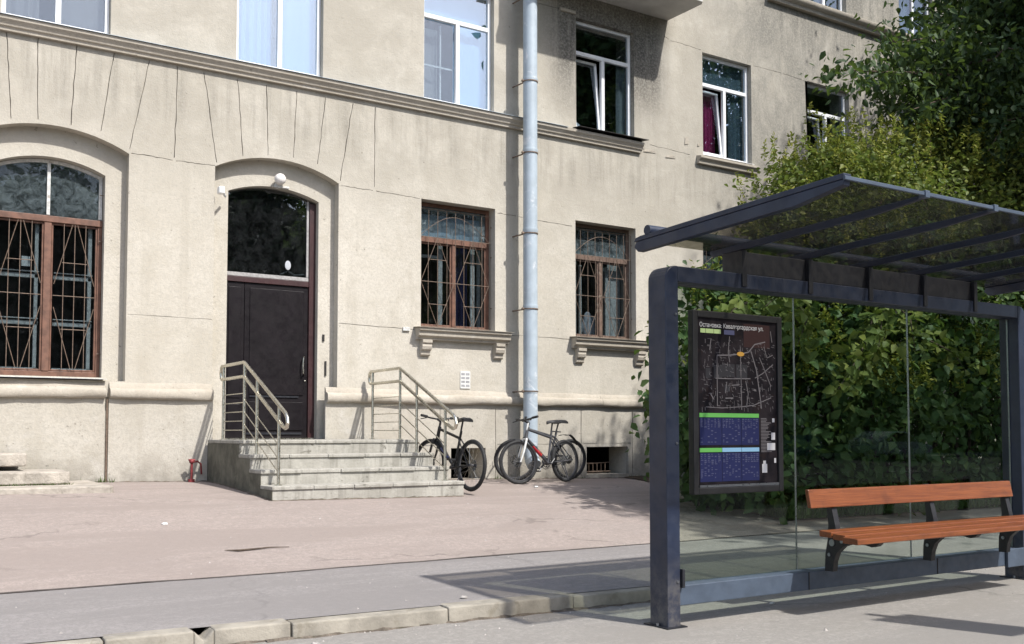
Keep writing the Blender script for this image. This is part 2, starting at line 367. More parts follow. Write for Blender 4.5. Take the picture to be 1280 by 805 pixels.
def link(name, me, parent=None, bevel=0, smooth=False, seg=2, fix=True):
    if fix: fixnormals(me)
    o = bpy.data.objects.new(name, me); COL.objects.link(o)
    if parent is not None:
        o.parent = parent
        if not parent.get('local'): o.location = tuple(-world_loc(parent))
        if parent.get('local'): o['local'] = 1
    if smooth:
        me.polygons.foreach_set('use_smooth', [True]*len(me.polygons))
        try: me.set_sharp_from_angle(angle=R(40))
        except Exception: pass
    if bevel:
        b = o.modifiers.new('bevel', 'BEVEL'); b.width = bevel; b.segments = seg; b.limit_method = 'ANGLE'; b.angle_limit = R(40)
    return o
def thing(name, label, cat, loc=(0, 0, 0), rz=0, group=None, local=False):
    o = bpy.data.objects.new(name, None); COL.objects.link(o); o.empty_display_size = .2
    o.location = loc; o.rotation_euler = (0, 0, rz); tag(o, label, cat, group)
    if local: o['local'] = 1
    return o
def tag(o, label, cat, group=None):
    o['label'] = label; o['category'] = cat
    if group: o['group'] = group
    return o
def structure(o): o['kind'] = 'structure'; return o

def sheet(outline, holes, y0, y1):
    """flat plate in the XZ plane with holes, from y0 to y1: returns (verts, faces)"""
    cu = bpy.data.curves.new('tmp', 'CURVE'); cu.dimensions = '2D'; cu.fill_mode = 'BOTH'; cu.extrude = (y1-y0)/2
    for poly in [outline]+holes:
        sp = cu.splines.new('POLY'); sp.points.add(len(poly)-1)
        for q, p in zip(sp.points, poly): q.co = (p[0], p[1], 0, 1)
        sp.use_cyclic_u = True
    ob = bpy.data.objects.new('tmp', cu); COL.objects.link(ob)
    dg = bpy.context.evaluated_depsgraph_get(); me = bpy.data.meshes.new_from_object(ob.evaluated_get(dg))
    vs = [(v.co.x, (y0+y1)/2+v.co.z, v.co.y) for v in me.vertices]; fs = [tuple(p.vertices) for p in me.polygons]
    bpy.data.objects.remove(ob); bpy.data.curves.remove(cu); bpy.data.meshes.remove(me)
    return vs, fs
def rect(x0, x1, z0, z1): return [(x0, z0), (x1, z0), (x1, z1), (x0, z1)]
def arch(xc, hw, z0, zs, zt, n=18):
    r = zt-zs; RR = (hw*hw+r*r)/(2*r); zc = zt-RR; a0 = math.asin(hw/RR)
    return [(xc-hw, z0), (xc+hw, z0)] + [(xc+RR*math.sin(a), zc+RR*math.cos(a)) for a in np.linspace(a0, -a0, n)]
def slit(a, b, wd=.014, k=7, wob=.004):
    a = np.array(a, float); b = np.array(b, float); d = (b-a)/np.linalg.norm(b-a); nn = np.array([-d[1], d[0]])
    L = []; Rr = []
    for i in range(k):
        c = a+(b-a)*i/(k-1)+nn*random.uniform(-wob, wob); h = wd/2*random.uniform(.6, 1.25)
        L.append(tuple(c+nn*h)); Rr.append(tuple(c-nn*h))
    return L+Rr[::-1]

# ------------------------------------------------------------------ ground
def gz(X, Y):
    if Y <= 5.9: return .10
    if Y <= 7.82: return .10+.03*(Y-5.9)/1.92
    g = .60-.018*(min(max(X, -5), 14)-2.5); u = min(1, (Y-7.82)/6.18)
    return .13+(g-.13)*(1-(1-u)**1.7)
_jr = np.random.default_rng(21).normal(size=400)*.010
def jointY(x):
    u = (x+30)/.25; i = int(max(0, min(397, math.floor(u)))); t = u-i
    return .012*math.sin(x*1.7)+.01*math.sin(x*4.1)+_jr[i]*(1-t)+_jr[i+1]*t
def kerbY(X): return 5.84-.055*(X-3)
def grid_sheet(name, mat, xs, ys, zf, yf=None):
    vs = []; fs = []
    for j, y in enumerate(ys):
        for x in xs:
            yy = yf(x, j, y) if yf else y
            vs.append((x, yy, zf(x, yy)))
    n = len(xs)
    for j in range(len(ys)-1):
        for i in range(n-1): fs.append((j*n+i, j*n+i+1, (j+1)*n+i+1, (j+1)*n+i))
    m = MB(); m.add(vs, fs); return structure(m.build(name, mat, smooth=True))
m = MB(); m.add([(-900,-900,-.2),(900,-900,-.2),(900,900,-.2),(-900,900,-.2)], [(0,1,2,3)]); structure(m.build('ground', M['soil']))
xs = list(np.linspace(-30, 40, 71))
grid_sheet('pink_footway', M['pink_asphalt'], list(np.linspace(-30, 40, 281)), list(np.linspace(7.82, 14.2, 26)), gz, lambda x, j, y: y+(jointY(x) if j == 0 else 0))
grid_sheet('grey_footway', M['grey_asphalt'], xs, [0, .2, .5, .8, 1], lambda x, y: gz(x, y)-.0, lambda x, j, y: (kerbY(x)+.10)*(1-y)+7.80*y)
m = MB()
for i in range(280):                                   # dark joint between the two pavings, a shallow gap filled with tar
    x0 = -30+i*.25; x1 = x0+.25
    f = lambda x: 7.81+jointY(x)
    w0 = .010+.008*random.random()
    m.add([(x0, f(x0)-.012, .1315), (x1, f(x1)-.012, .1315), (x1, f(x1)+w0, .1365), (x0, f(x0)+w0, .1365)], [(0,1,2,3)])
structure(m.build('paving_joint', M['joint']))
# kerb stones in a row, slightly uneven
m = MB(); x = -30.0; joints = [1.10, 2.16, 3.21, 4.19]
edges = list(np.arange(-30.9, 1.1, 1.05)) + joints + list(np.arange(5.22, 40, 1.04))
for a, b in zip(edges[:-1], edges[1:]):
    a += .0035; b -= .0035; dz = random.uniform(-.006, .006); dy = random.uniform(-.008, .008)
    def P(X, off, z): return (X, kerbY(X)+off+dy, z)
    chip = a < 1.63 < b
    if chip:
        for (u, v_) in ((a, 1.585), (1.70, b)):
            m.add([P(u,0,-.1),P(v_,0,-.1),P(v_,.15,-.1),P(u,.15,-.1),P(u,.012,.098+dz),P(v_,.012,.098+dz),P(v_,.15,.103+dz),P(u,.15,.103+dz)], [(0,3,2,1),(4,5,6,7),(0,1,5,4),(1,2,6,5),(2,3,7,6),(3,0,4,7)])
        m.add([P(1.585,0,-.1),P(1.70,0,-.1),P(1.70,.15,-.1),P(1.585,.15,-.1),P(1.585,.012,.098),P(1.642,.012,.035),P(1.70,.012,.098),P(1.70,.15,.10),P(1.642,.13,.05),P(1.585,.15,.10)],
              [(0,1,6,5,4),(4,5,8,9),(5,6,7,8),(1,2,7,6),(2,3,9,8,7),(3,0,4,9),(0,3,2,1)])
    else:
        m.add([P(a,0,-.1),P(b,0,-.1),P(b,.15,-.1),P(a,.15,-.1),P(a,.012,.098+dz),P(b,.012,.098+dz),P(b,.15,.103+dz),P(a,.15,.103+dz)], [(0,3,2,1),(4,5,6,7),(0,1,5,4),(1,2,6,5),(2,3,7,6),(3,0,4,7)])
structure(m.build('kerb', M['kerb'], bevel=.010))
grid_sheet('kerbside_pavement', M['pale_asphalt'], xs, list(np.linspace(0, 1, 8)), lambda x, y: 0.0, lambda x, j, y: -1.6*(1-y)+(kerbY(x)+.004)*y)
m = MB(); m.box(-60, 90, -1.76, -1.605, -.19, .0); structure(m.build('road_kerb', M['kerb'], bevel=.01))
m = MB(); m.add([(-300,-24,-.12),(300,-24,-.12),(300,-1.75,-.12),(-300,-1.75,-.12)], [(0,1,2,3)]); structure(m.build('road', M['road']))
m = MB()
for i in range(30): m.box(-60+i*5, -57+i*5, -12.6, -12.48, -.1195, -.1155)
structure(m.build('road_line', M['line']))
m = MB(); m.box(-300, 300, -30, -24, -.19, .0); structure(m.build('far_pavement', M['grey_asphalt']))
m = MB(); m.add([(8.9,8.35,.14),(9.3,8.3,.145),(30,8.3,.16),(30,14,.45),(10.6,14,.46),(9.9,12.6,.45),(8.9,9.6,.33)], [tuple(range(7))])
vsb = [(9.0,9.3),(9.2,8.45),(30,8.3),(30,13.95),(10.7,13.95),(10.1,12.6)]
def soil_sheet():
    mm = MB(); nx, ny = 40, 12
    vs = []; fs = []
    for j in range(ny+1):
        for i in range(nx+1):
            v_ = j/ny; y = 8.4+5.55*v_; x0 = 9.15 + .05*math.sin(y*3)+ (.42*max(0, y-9.0)); x = x0+(30-x0)*(i/nx)**1.3
            vs.append((x, y, gz(x, y)+.012+.03*math.sin(x*2.1+y*1.3)**2*(1 if 0 < i else .2)))
    for j in range(ny):
        for i in range(nx): fs.append((j*(nx+1)+i, j*(nx+1)+i+1, (j+1)*(nx+1)+i+1, (j+1)*(nx+1)+i))
    mm.add(vs, fs); structure(mm.build('planting_soil', M['soil'], smooth=True))
soil_sheet()

# ------------------------------------------------------------------ building
B = thing('apartment_building', 'beige plastered old apartment building with arched ground floor openings and barred windows', 'building', (9, 14.3, .4))
COLS = [-1.16, 1.86, 4.87, 7.88, 10.88, 13.88, 16.82, 19.85]
XL, XR, ZT = -6.0, 26.0, 13.0
rects = []
for i, xc in enumerate(COLS):
    rects.append(rect(xc-.655, xc+.655, 6.57, 8.56))
for xc in (16.82, 19.85): rects.append(rect(xc-.62, xc+.62, 10.22, 12.2))
W12 = [(7.19, 8.56, 2.90, 4.95), (10.2, 11.55, 2.90, 4.95)]
for q in W12: rects.append(rect(*q))
rects.append(rect(13.2, 14.55, 2.90, 4.95)); rects.append(rect(16.2, 17.55, 2.90, 4.95))
VENTS = [(7.72, 8.36, .50, 1.0), (10.40, 11.32, .52, 1.0)]
vents = [rect(*q) for q in VENTS]
AW = [-1.16, 1.84]; AD = 4.865
outer = [arch(x, .94, 1.93, 5.0, 5.235) for x in AW] + [arch(AD, .93, 1.145, 5.0, 5.235)]
inner = [arch(x, .675, 1.98, 4.70, 4.86) for x in AW] + [arch(4.86, .685, 1.15, 4.72, 4.86)]
# joints cut into the face: voussoirs, courses, cracks
px_slits = [((47.5,44),(47.5,149)),((96,55),(88.5,156)),((143,65),(126,164)),((187,75),(162,186)),((222,82),(218,197)),((255,90),(271,203)),
            ((297,99),(304,195)),((333,106),(335,194)),((371,114),(367,197)),((407,122),(397,205)),((441,129),(425,226)),((469,134),(468,234)),((8,40),(14,148)),((-40,30),(-36,148))]
px_rows = [((164,191),(216,200)),((220,201),(269,207)),((426,232),(466,238)),((470,239),(525,248)),((622,266),(645,270)),((648,271),(715,283)),
           ((838,50.5),(876,62)),((942,82),(976,91)),((979,92),(1009,102)),((666,2),(699,11)),((797,300),(830,305)),
           ((424,404),(520,412)),((640,419),(712,424)),((812,181),(862,193)),((830,45),(836,49))]
slits = [slit(fx(*a), fx(*b), .011, 11, .006) for a, b in px_slits] + [slit(fx(*a), fx(*b), .009, 11, .006) for a, b in px_rows]
slits += [slit((2.80, 2.83), (3.92, 2.83), .006, 9, .003)]
OUT = rect(XL, XR, 1.72, ZT); OUTB = rect(XL, XR, .2, ZT)
def clip_above(polys): return [[(p[0], p[1]) for p in q] for q in polys]
wall = MB()
def doorless(hole_list): return hole_list
# upper skin (starts above the plinth); the door recess is cut from the bottom edge
def with_door(z0, door):
    d = [p for p in door[2:]]                      # arch points from right to left
    hw0 = door[0][0]; hw1 = door[1][0]
    return [(XL, z0), (hw0, z0)] + d[::-1] + [(hw1, z0), (XR, z0), (XR, ZT), (XL, ZT)]
wall.add(*sheet(with_door(1.72, outer[2]), outer[:2]+rects+slits, 14.0, 14.03))
wall.add(*sheet(with_door(.2, outer[2]), outer[:2]+rects+vents, 14.03, 14.17))
wall.add(*sheet(with_door(.2, inner[2]), inner[:2]+rects+vents, 14.17, 14.52))
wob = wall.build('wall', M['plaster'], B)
# plinth below the moulding, with vent openings and block joints
bs = [slit((8.55, .55), (8.55, 1.64), .012), slit((7.52, .6), (7.52, 1.64), .010), slit((10.28, .5), (10.28, 1.64), .014), slit((11.42, .52), (11.42, 1.64), .012),
      slit((8.58, 1.06), (10.25, 1.05), .009, 9), slit((10.31, 1.06), (11.39, 1.06), .009), slit((6.5, 1.03), (7.48, 1.05), .007), slit((0.2, .7), (.22, 1.62), .01)]
pb = MB(); pb.add(*sheet(rect(5.60, XR, .2, 1.70), vents+bs[:-1], 13.965, 14.03))
pb.add(*sheet(rect(2.575, 3.94, .2, 1.70), [], 13.955, 14.03)); pb.add(*sheet(rect(XL, 2.53, .2, 1.70), [bs[-1]], 13.965, 14.03))
pb.build('plinth', M['base'], B, bevel=.006)
prof = [(14.02, 1.695), (13.93, 1.695), (13.905, 1.70), (13.888, 1.72), (13.88, 1.75), (13.882, 1.79), (13.895, 1.82), (13.92, 1.838), (13.955, 1.842), (13.962, 1.862), (13.985, 1.91), (14.02, 1.925)]
pm = MB()
for a, b in ((XL, 2.525), (2.58, 3.93), (5.605, 10.7), (10.705, XR)):
    n_ = max(3, int((b-a)*5)); xs_ = [a+(b-a)*i/n_ for i in range(n_+1)]; L_ = len(prof)
    wv = lambda x, k: .006*math.sin(x*3.1+k)+.005*math.sin(x*7.7+2*k)+.004*math.sin(x*17+k)
    vs = [(x, p[0]+(wv(x, j*.5) if 0 < j < L_-1 else 0), p[1]+(wv(x+4, j*.3)*.6 if 0 < j < L_-1 else 0)) for x in xs_ for j, p in enumerate(prof)]
    pm.add(vs, [(i*L_+j, (i+1)*L_+j, (i+1)*L_+(j+1) % L_, i*L_+(j+1) % L_) for i in range(n_) for j in range(L_)] + [tuple(range(L_)), tuple(n_*L_+j for j in range(L_-1, -1, -1))])
pm.build('plinth_moulding', M['trim'], B, smooth=True)
cp = [(14.02, 6.345), (13.945, 6.345), (13.94, 6.385), (13.915, 6.40), (13.905, 6.44), (13.87, 6.47), (13.865, 6.515), (13.94, 6.535), (14.02, 6.55)]
cm = MB(); cm.prism(cp, XL, 11.66); cm.build('cornice', M['trim'], B, smooth=True)
fl = MB(); fl.prism([(13.845, 6.518), (13.845, 6.523), (14.02, 6.558), (14.02, 6.553)], XL, 9.95); fl.build('flashing', M['pipe'], B)
cp3 = [(14.02, 9.99), (13.9, 9.99), (13.89, 10.05), (13.83, 10.08), (13.8, 10.13), (13.8, 10.17), (14.02, 10.21)]
cm = MB(); cm.prism(cp3, 15.0, XR); cm.build('cornice', M['trim'], B, smooth=True)
# balcony
bl = MB(); bl.prism([(8.9, 14.02), (12.36, 14.02), (12.40, 13.12), (12.34, 13.04), (8.9, 13.04)], 8.98, 9.12, 'z'); ba = bl.build('balcony', M['balcony'], B, bevel=.008)
bp = MB(); bp.prism([(12.30, 14.0), (12.33, 14.0), (12.36, 13.10), (12.30, 13.06), (8.95, 13.06), (8.95, 13.09), (12.29, 13.09)], 9.125, 10.1, 'z'); bp.build('parapet', M['balcblue'], ba)
# rough ledge at the left of the balcony
rl = MB(); rl.box(9.87, 10.2, 13.96, 14.02, 8.60, 8.66); rl.build('ledge', M['trim'], B, bevel=.015)
# dark interior
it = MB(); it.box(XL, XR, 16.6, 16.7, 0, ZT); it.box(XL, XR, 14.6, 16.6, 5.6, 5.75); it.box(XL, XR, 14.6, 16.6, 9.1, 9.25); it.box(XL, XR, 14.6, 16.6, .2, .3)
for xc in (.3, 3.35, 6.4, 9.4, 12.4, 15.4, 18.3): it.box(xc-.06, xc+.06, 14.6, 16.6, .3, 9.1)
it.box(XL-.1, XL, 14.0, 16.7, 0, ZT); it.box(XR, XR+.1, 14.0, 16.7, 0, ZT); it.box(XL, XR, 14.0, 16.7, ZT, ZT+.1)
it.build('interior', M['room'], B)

def curtain(x0, x1, z0, z1, y, mat, parent, folds=9, amp=.025, name='curtain', skew=0):
    n = int(max(10, (x1-x0)*60)); vs = []; fs = []
    for i in range(n+1):
        u = i/n
        for j in range(5):
            v_ = j/4; x = x0+(x1-x0)*u + skew*(1-v_)*(u)
            vs.append((x, y+amp*math.sin(u*folds*2*math.pi+math.sin(u*7))*(1-.3*v_), z0+(z1-z0)*v_))
    for i in range(n):
        for j in range(4): fs.append((i*5+j, (i+1)*5+j, (i+1)*5+j+1, i*5+j+1))
    mm = MB(); mm.add(vs, fs); return mm.build(name, mat, parent, smooth=True)
def pane(x0, x1, z0, z1, y, mat, parent, name='pane'):
    mm = MB(); mm.box(x0, x1, y, y+.004, z0, z1); return mm.build(name, mat, parent)
def frame_rect(mm, x0, x1, z0, z1, y0, y1, w_):
    mm.box(x0, x0+w_, y0, y1, z0, z1); mm.box(x1-w_, x1, y0, y1, z0, z1); mm.box(x0+w_, x1-w_, y0, y1, z0, z0+w_); mm.box(x0+w_, x1-w_, y0, y1, z1-w_, z1)

def upper_window(xc, style, z0=6.57, z1=8.56, hw=.655):
    x0, x1 = xc-hw, xc+hw; fm = MB(); y0, y1 = 14.10, 14.165
    frame_rect(fm, x0+.003, x1-.003, z0+.003, z1-.003, y0, y1, .055)
    zt = z1-.58
    solid = style in ('two', 'two_grey')
    gm = M['glass_sky'] if style in ('two', 'blue', 'blue2', 'pinkt') else M['glass']
    xm = xc+.02
    if solid: fm.box(xm-.035, xm+.035, y0, y1, z0+.058, z1-.058)
    else:
        fm.box(x0+.058, x1-.058, y0, y1, zt-.035, zt+.035); fm.box(xm-.035, xm+.035, y0, y1, z0+.058, zt-.035)
    W = fm.build('window', M['white_pvc'], B, bevel=.006)
    sl_ = MB(); sl_.prism([(13.99, z0-.012), (13.99, z0-.006), (14.10, z0+.03), (14.10, z0-.012)] if style in ('blue', 'blue2', 'two') else [(13.93, z0-.03), (13.93, z0-.024), (14.10, z0+.012), (14.10, z0-.03)], x0+.004, x1-.004)
    sl_.build('sill', M['white_pvc'] if style != 'tilt' else M['iron'], W)
    def sash(a, b, za, zb, tilt, mat):
        mm = MB(); frame_rect(mm, a, b, za, zb, 0, .05, .045); 
        vs = []
        for (X, Y_, Z_) in mm.v:
            t = (Z_-za)*math.sin(tilt); vs.append((X, 14.125+Y_+t, za+(Z_-za)*math.cos(tilt)))
        mm.v = vs; mm.build('sash', M['white_pvc'], W, bevel=.005)
        g = MB(); g.box(a+.04, b-.04, .02, .024, za+.04, zb-.04)
        g.v = [(X, 14.125+Y_+(Z_-za)*math.sin(tilt), za+(Z_-za)*math.cos(tilt)) for X, Y_, Z_ in g.v]; g.build('pane', mat, W)
    if solid:
        pane(x0+.055, xm-.03, z0+.055, z1-.055, 14.13, gm, W); pane(xm+.03, x1-.055, z0+.055, z1-.055, 14.13, gm, W)
    else:
        pane(x0+.055, x1-.055, zt+.03, z1-.055, 14.13, M['glass'] if style == 'tilt' else gm, W)
        pane(xm+.03, x1-.055, z0+.055, zt-.03, 14.13, gm, W)
        if style in ('tilt', 'pinkt'): sash(x0+.06, xm-.038, z0+.06, zt-.04, R(5.5), M['glass'])
        elif style == 'blue2': pane(x0+.055, xm-.03, z0+.055, zt-.03, 14.15, M['glass'], W)
        else: pane(x0+.055, xm-.03, z0+.055, zt-.03, 14.13, gm, W)
    if style == 'two':
        curtain(x0, xm-.06, z0, z1, 14.30, M['sheer'], W, 6); curtain(xm+.03, x1, z0, z1, 14.26, M['sheer'], W, 3, .012)
    if style == 'two_grey':
        curtain(x0, xm-.2, z0, z1, 14.34, M['taupe'], W, 4, .02); curtain(xm+.02, x1, z0, z1, 14.28, M['taupe'], W, 2, .01)
    if style == 'blue':
        curtain(x0, x1, z0, z1, 14.27, M['sheer'], W, 10)
    if style == 'blue2':
        curtain(xm, x1, z0, zt+.05, 14.27, M['sheer'], W, 3, .008); curtain(x0+.05, xc-.22, z0, zt-.1, 14.36, M['grey_blind'], W, 2, .01)
        curtain(x0, x1, zt+.02, z1, 14.30, M['sheer'], W, 2, .005)
        b = MB(); b.box(x0+.05, xm-.03, 14.19, 14.21, z0+.62, z0+.645); b.box(xc-.24, xc-.215, 14.24, 14.27, z0+.03, zt-.06); b.build('inner_bar', M['old_white'], W)
    if style == 'far':
        curtain(x0, xc-.2, z0, z1, 14.34, M['pink'], W, 5)
        curtain(xc-.15, xc+.2, z0, z1, 14.4, M['slate'], W, 4)
    if style == 'pinkt':
        curtain(x0+.25, xm-.04, z0, zt, 14.34, M['pink'], W, 5); curtain(xm+.04, xm+.16, z0, zt, 14.24, M['pink'], W, 2); curtain(xm+.2, x1-.03, z0, zt, 14.22, M['slate'], W, 4, .025)
        curtain(x0+.03, x1-.03, zt, z1-.03, 14.21, M['slate'], W, 4, .01)
    if style == 'tilt':
        curtain(x1-.26, x1-.04, z0, zt, 14.21, M['slate'], W, 2, .02)
        b = MB(); b.ball((x0+.25, 14.42, z0+.12), (.17, .1, .16)); b.build('bundle', M['bagplastic'], W, smooth=True)
    return W
styles = ['two', 'two', 'two', 'blue2', 'tilt', 'pinkt', 'tilt', 'two']
styles[1] = 'far_two'
def far_two(xc):
    W = upper_window(xc, 'two0')
    return W
for xc, st in zip(COLS, styles):
    if st == 'far_two':
        W = upper_window(xc, 'two_grey'); continue
    upper_window(xc, st)
for xc in (16.82, 19.85): upper_window(xc, 'far', 10.22, 12.2, .62)
# sills of the right hand windows
for a, b in ((13.05, 14.62), (16.0, 17.6), (19.0, 20.7)):
    s_ = MB(); s_.prism([(14.02, 6.36), (13.93, 6.36), (13.92, 6.42), (13.87, 6.46), (13.87, 6.50), (14.02, 6.53)], a, b); s_.build('window_sill', M['trim'], B, bevel=.006)
s_ = MB(); s_.prism([(13.80, 6.555), (13.80, 6.562), (14.09, 6.59), (14.09, 6.583)], 10.15, 11.72); s_.build('sill_flashing', M['iron'], B)

# ground floor barred windows
def barred_window(x0, x1, z0, z1, mat, variant):
    fm = MB(); y0, y1 = 14.19, 14.25; zt = z1-.60; xm = (x0+x1)/2
    frame_rect(fm, x0+.004, x1-.004, z0+.004, z1-.004, y0, y1, .06)
    fm.box(x0+.06, x1-.06, y0-.015, y1, zt-.045, zt+.045); fm.box(xm-.032, xm+.032, y0-.008, y1, z0+.06, zt-.045)
    for a, b in ((x0+.064, xm-.034), (xm+.034, x1-.064)): frame_rect(fm, a, b, z0+.064, zt-.049, y0+.01, y1-.008, .022)
    W = fm.build('window', mat, B, bevel=.005)
    pane(x0+.055, x1-.055, zt+.04, z1-.055, 14.215, M['glass_old'], W)
    pane(x0+.08, xm-.05, z0+.08, zt-.065, 14.218, M['glass_grime'], W); pane(xm+.05, x1-.08, z0+.08, zt-.065, 14.218, M['glass_grime'], W)
    iw = MB()                                              # old white inner window
    frame_rect(iw, x0+.05, x1-.05, z0+.02, z1-.02, 14.40, 14.45, .05)
    if variant == 0: iw.box(x0+.50, x0+.58, 14.36, 14.40, z0+.05, zt); iw.box(x0+.09, x0+.5, 14.37, 14.40, zt-.26, zt-.21); iw.box(x1-.25, x1-.17, 14.38, 14.41, z0, zt)
    else: iw.box(x0+.22, x0+.28, 14.36, 14.40, z0+.05, zt); iw.box(x0+.36, x0+.41, 14.38, 14.42, z0, zt-.1); iw.box(x1-.42, x1-.36, 14.36, 14.40, z0+.05, zt-.1); iw.box(x1-.35, x1-.1, 14.39, 14.41, z0, zt)
    iw.build('inner_frame', M['old_white'], W, bevel=.004)
    if variant == 0:
        curtain(xm+.06, x1-.3, z0, zt, 14.40, M['navycurt'], W, 3, .03)
        curtain(x0+.05, x1-.1, zt+.05, z1-.16, 14.34, M['sheer'], W, 4, .01, 'valance')
    else:
        curtain(x1-.55, x1-.2, z0+.1, zt, 14.46, M['slate'], W, 4, .03)
        curtain(x0+.05, x1-.1, zt+.03, z1-.3, 14.34, M['slate'], W, 4, .01, 'valance')
        b = MB(); b.ball((xm-.08, 14.38, z0+.24), (.19, .05, .22)); b.ball((xm-.14, 14.37, z0+.38), (.09, .04, .14)); b.build('bag', M['bagplastic'], W, smooth=True)
    g = MB(); yb = 14.115; r = .0052
    def bar(a, b_): g.tube([(a[0], yb, a[1]), (b_[0], yb, b_[1])], r, 5)
    frx0, frx1 = x0+.03, x1-.03
    for a, b_ in (((frx0, z0+.04), (frx1, z0+.04)), ((frx0, z1-.12), (frx1, z1-.12)), ((frx0, zt+.03), (frx1, zt+.03)), ((frx0, z0+.04), (frx0, z1-.12)), ((frx1, z0+.04), (frx1, z1-.12))): bar(a, b_)
    for i in range(1, 8): X = frx0+(frx1-frx0)*i/8; bar((X, zt+.03), (X, z1-.12))
    aa = [(frx0+(frx1-frx0)*i/12, zt+.03+.36*math.sin(math.pi*i/12)) for i in range(13)]
    g.tube([(p[0], yb, p[1]) for p in aa], r*.8, 5)
    for h0, h1 in ((frx0, xm), (xm, frx1)):
        c = (h0+h1)/2; wd = h1-h0; zb, ztt = z0+.04, zt+.03; H = ztt-zb
        for u in (.24, .5, .76): bar((h0+wd*u, zb), (h0+wd*u, ztt))
        bar((h1, zb), (h1, ztt))
        for v_ in (.25, .5, .75): bar((h0+(.24*wd if v_ != .5 else 0), zb+H*v_), (h1-(.24*wd if v_ != .5 else 0), zb+H*v_))
        for s in (-1, 1): bar((c, ztt), (c+s*wd*.46, zb+H*.5)); bar((c+s*wd*.46, zb+H*.5), (c, zb))
    for Z_ in (z0+.4, zt-.2, z1-.3): g.tube([(frx1, yb, Z_), (x1+.0, yb, Z_)], .007, 5)
    g.build('grille', M['grille'], W)
    s = MB(); xa, xb = x0-.10, x1+.22                         # stone sill on two corbels
    s.prism([(14.02, 2.705), (13.92, 2.705), (13.915, 2.74), (13.86, 2.765), (13.855, 2.83), (13.82, 2.845), (13.815, 2.885), (14.02, 2.90)], xa, xb)
    for c in (x0+.06, x1+.04):
        s.prism([(14.01, 2.45), (13.97, 2.45), (13.945, 2.47), (13.94, 2.53), (13.90, 2.55), (13.885, 2.60), (13.895, 2.64), (13.87, 2.655), (13.87, 2.704), (14.01, 2.704)], c-.085, c+.085)
    s.build('window_sill', M['trim'], B, bevel=.005)
    f = MB(); f.prism([(13.795, 2.888), (13.795, 2.893), (14.18, 2.92), (14.18, 2.912)], xa-.03, xb+.03); f.build('sill_flashing', M['trim'], B)
barred_window(*W12[0], M['brown'], 0); barred_window(*W12[1], M['brown2'], 1)
barred_window(13.2, 14.55, 2.90, 4.95, M['brown2'], 1)

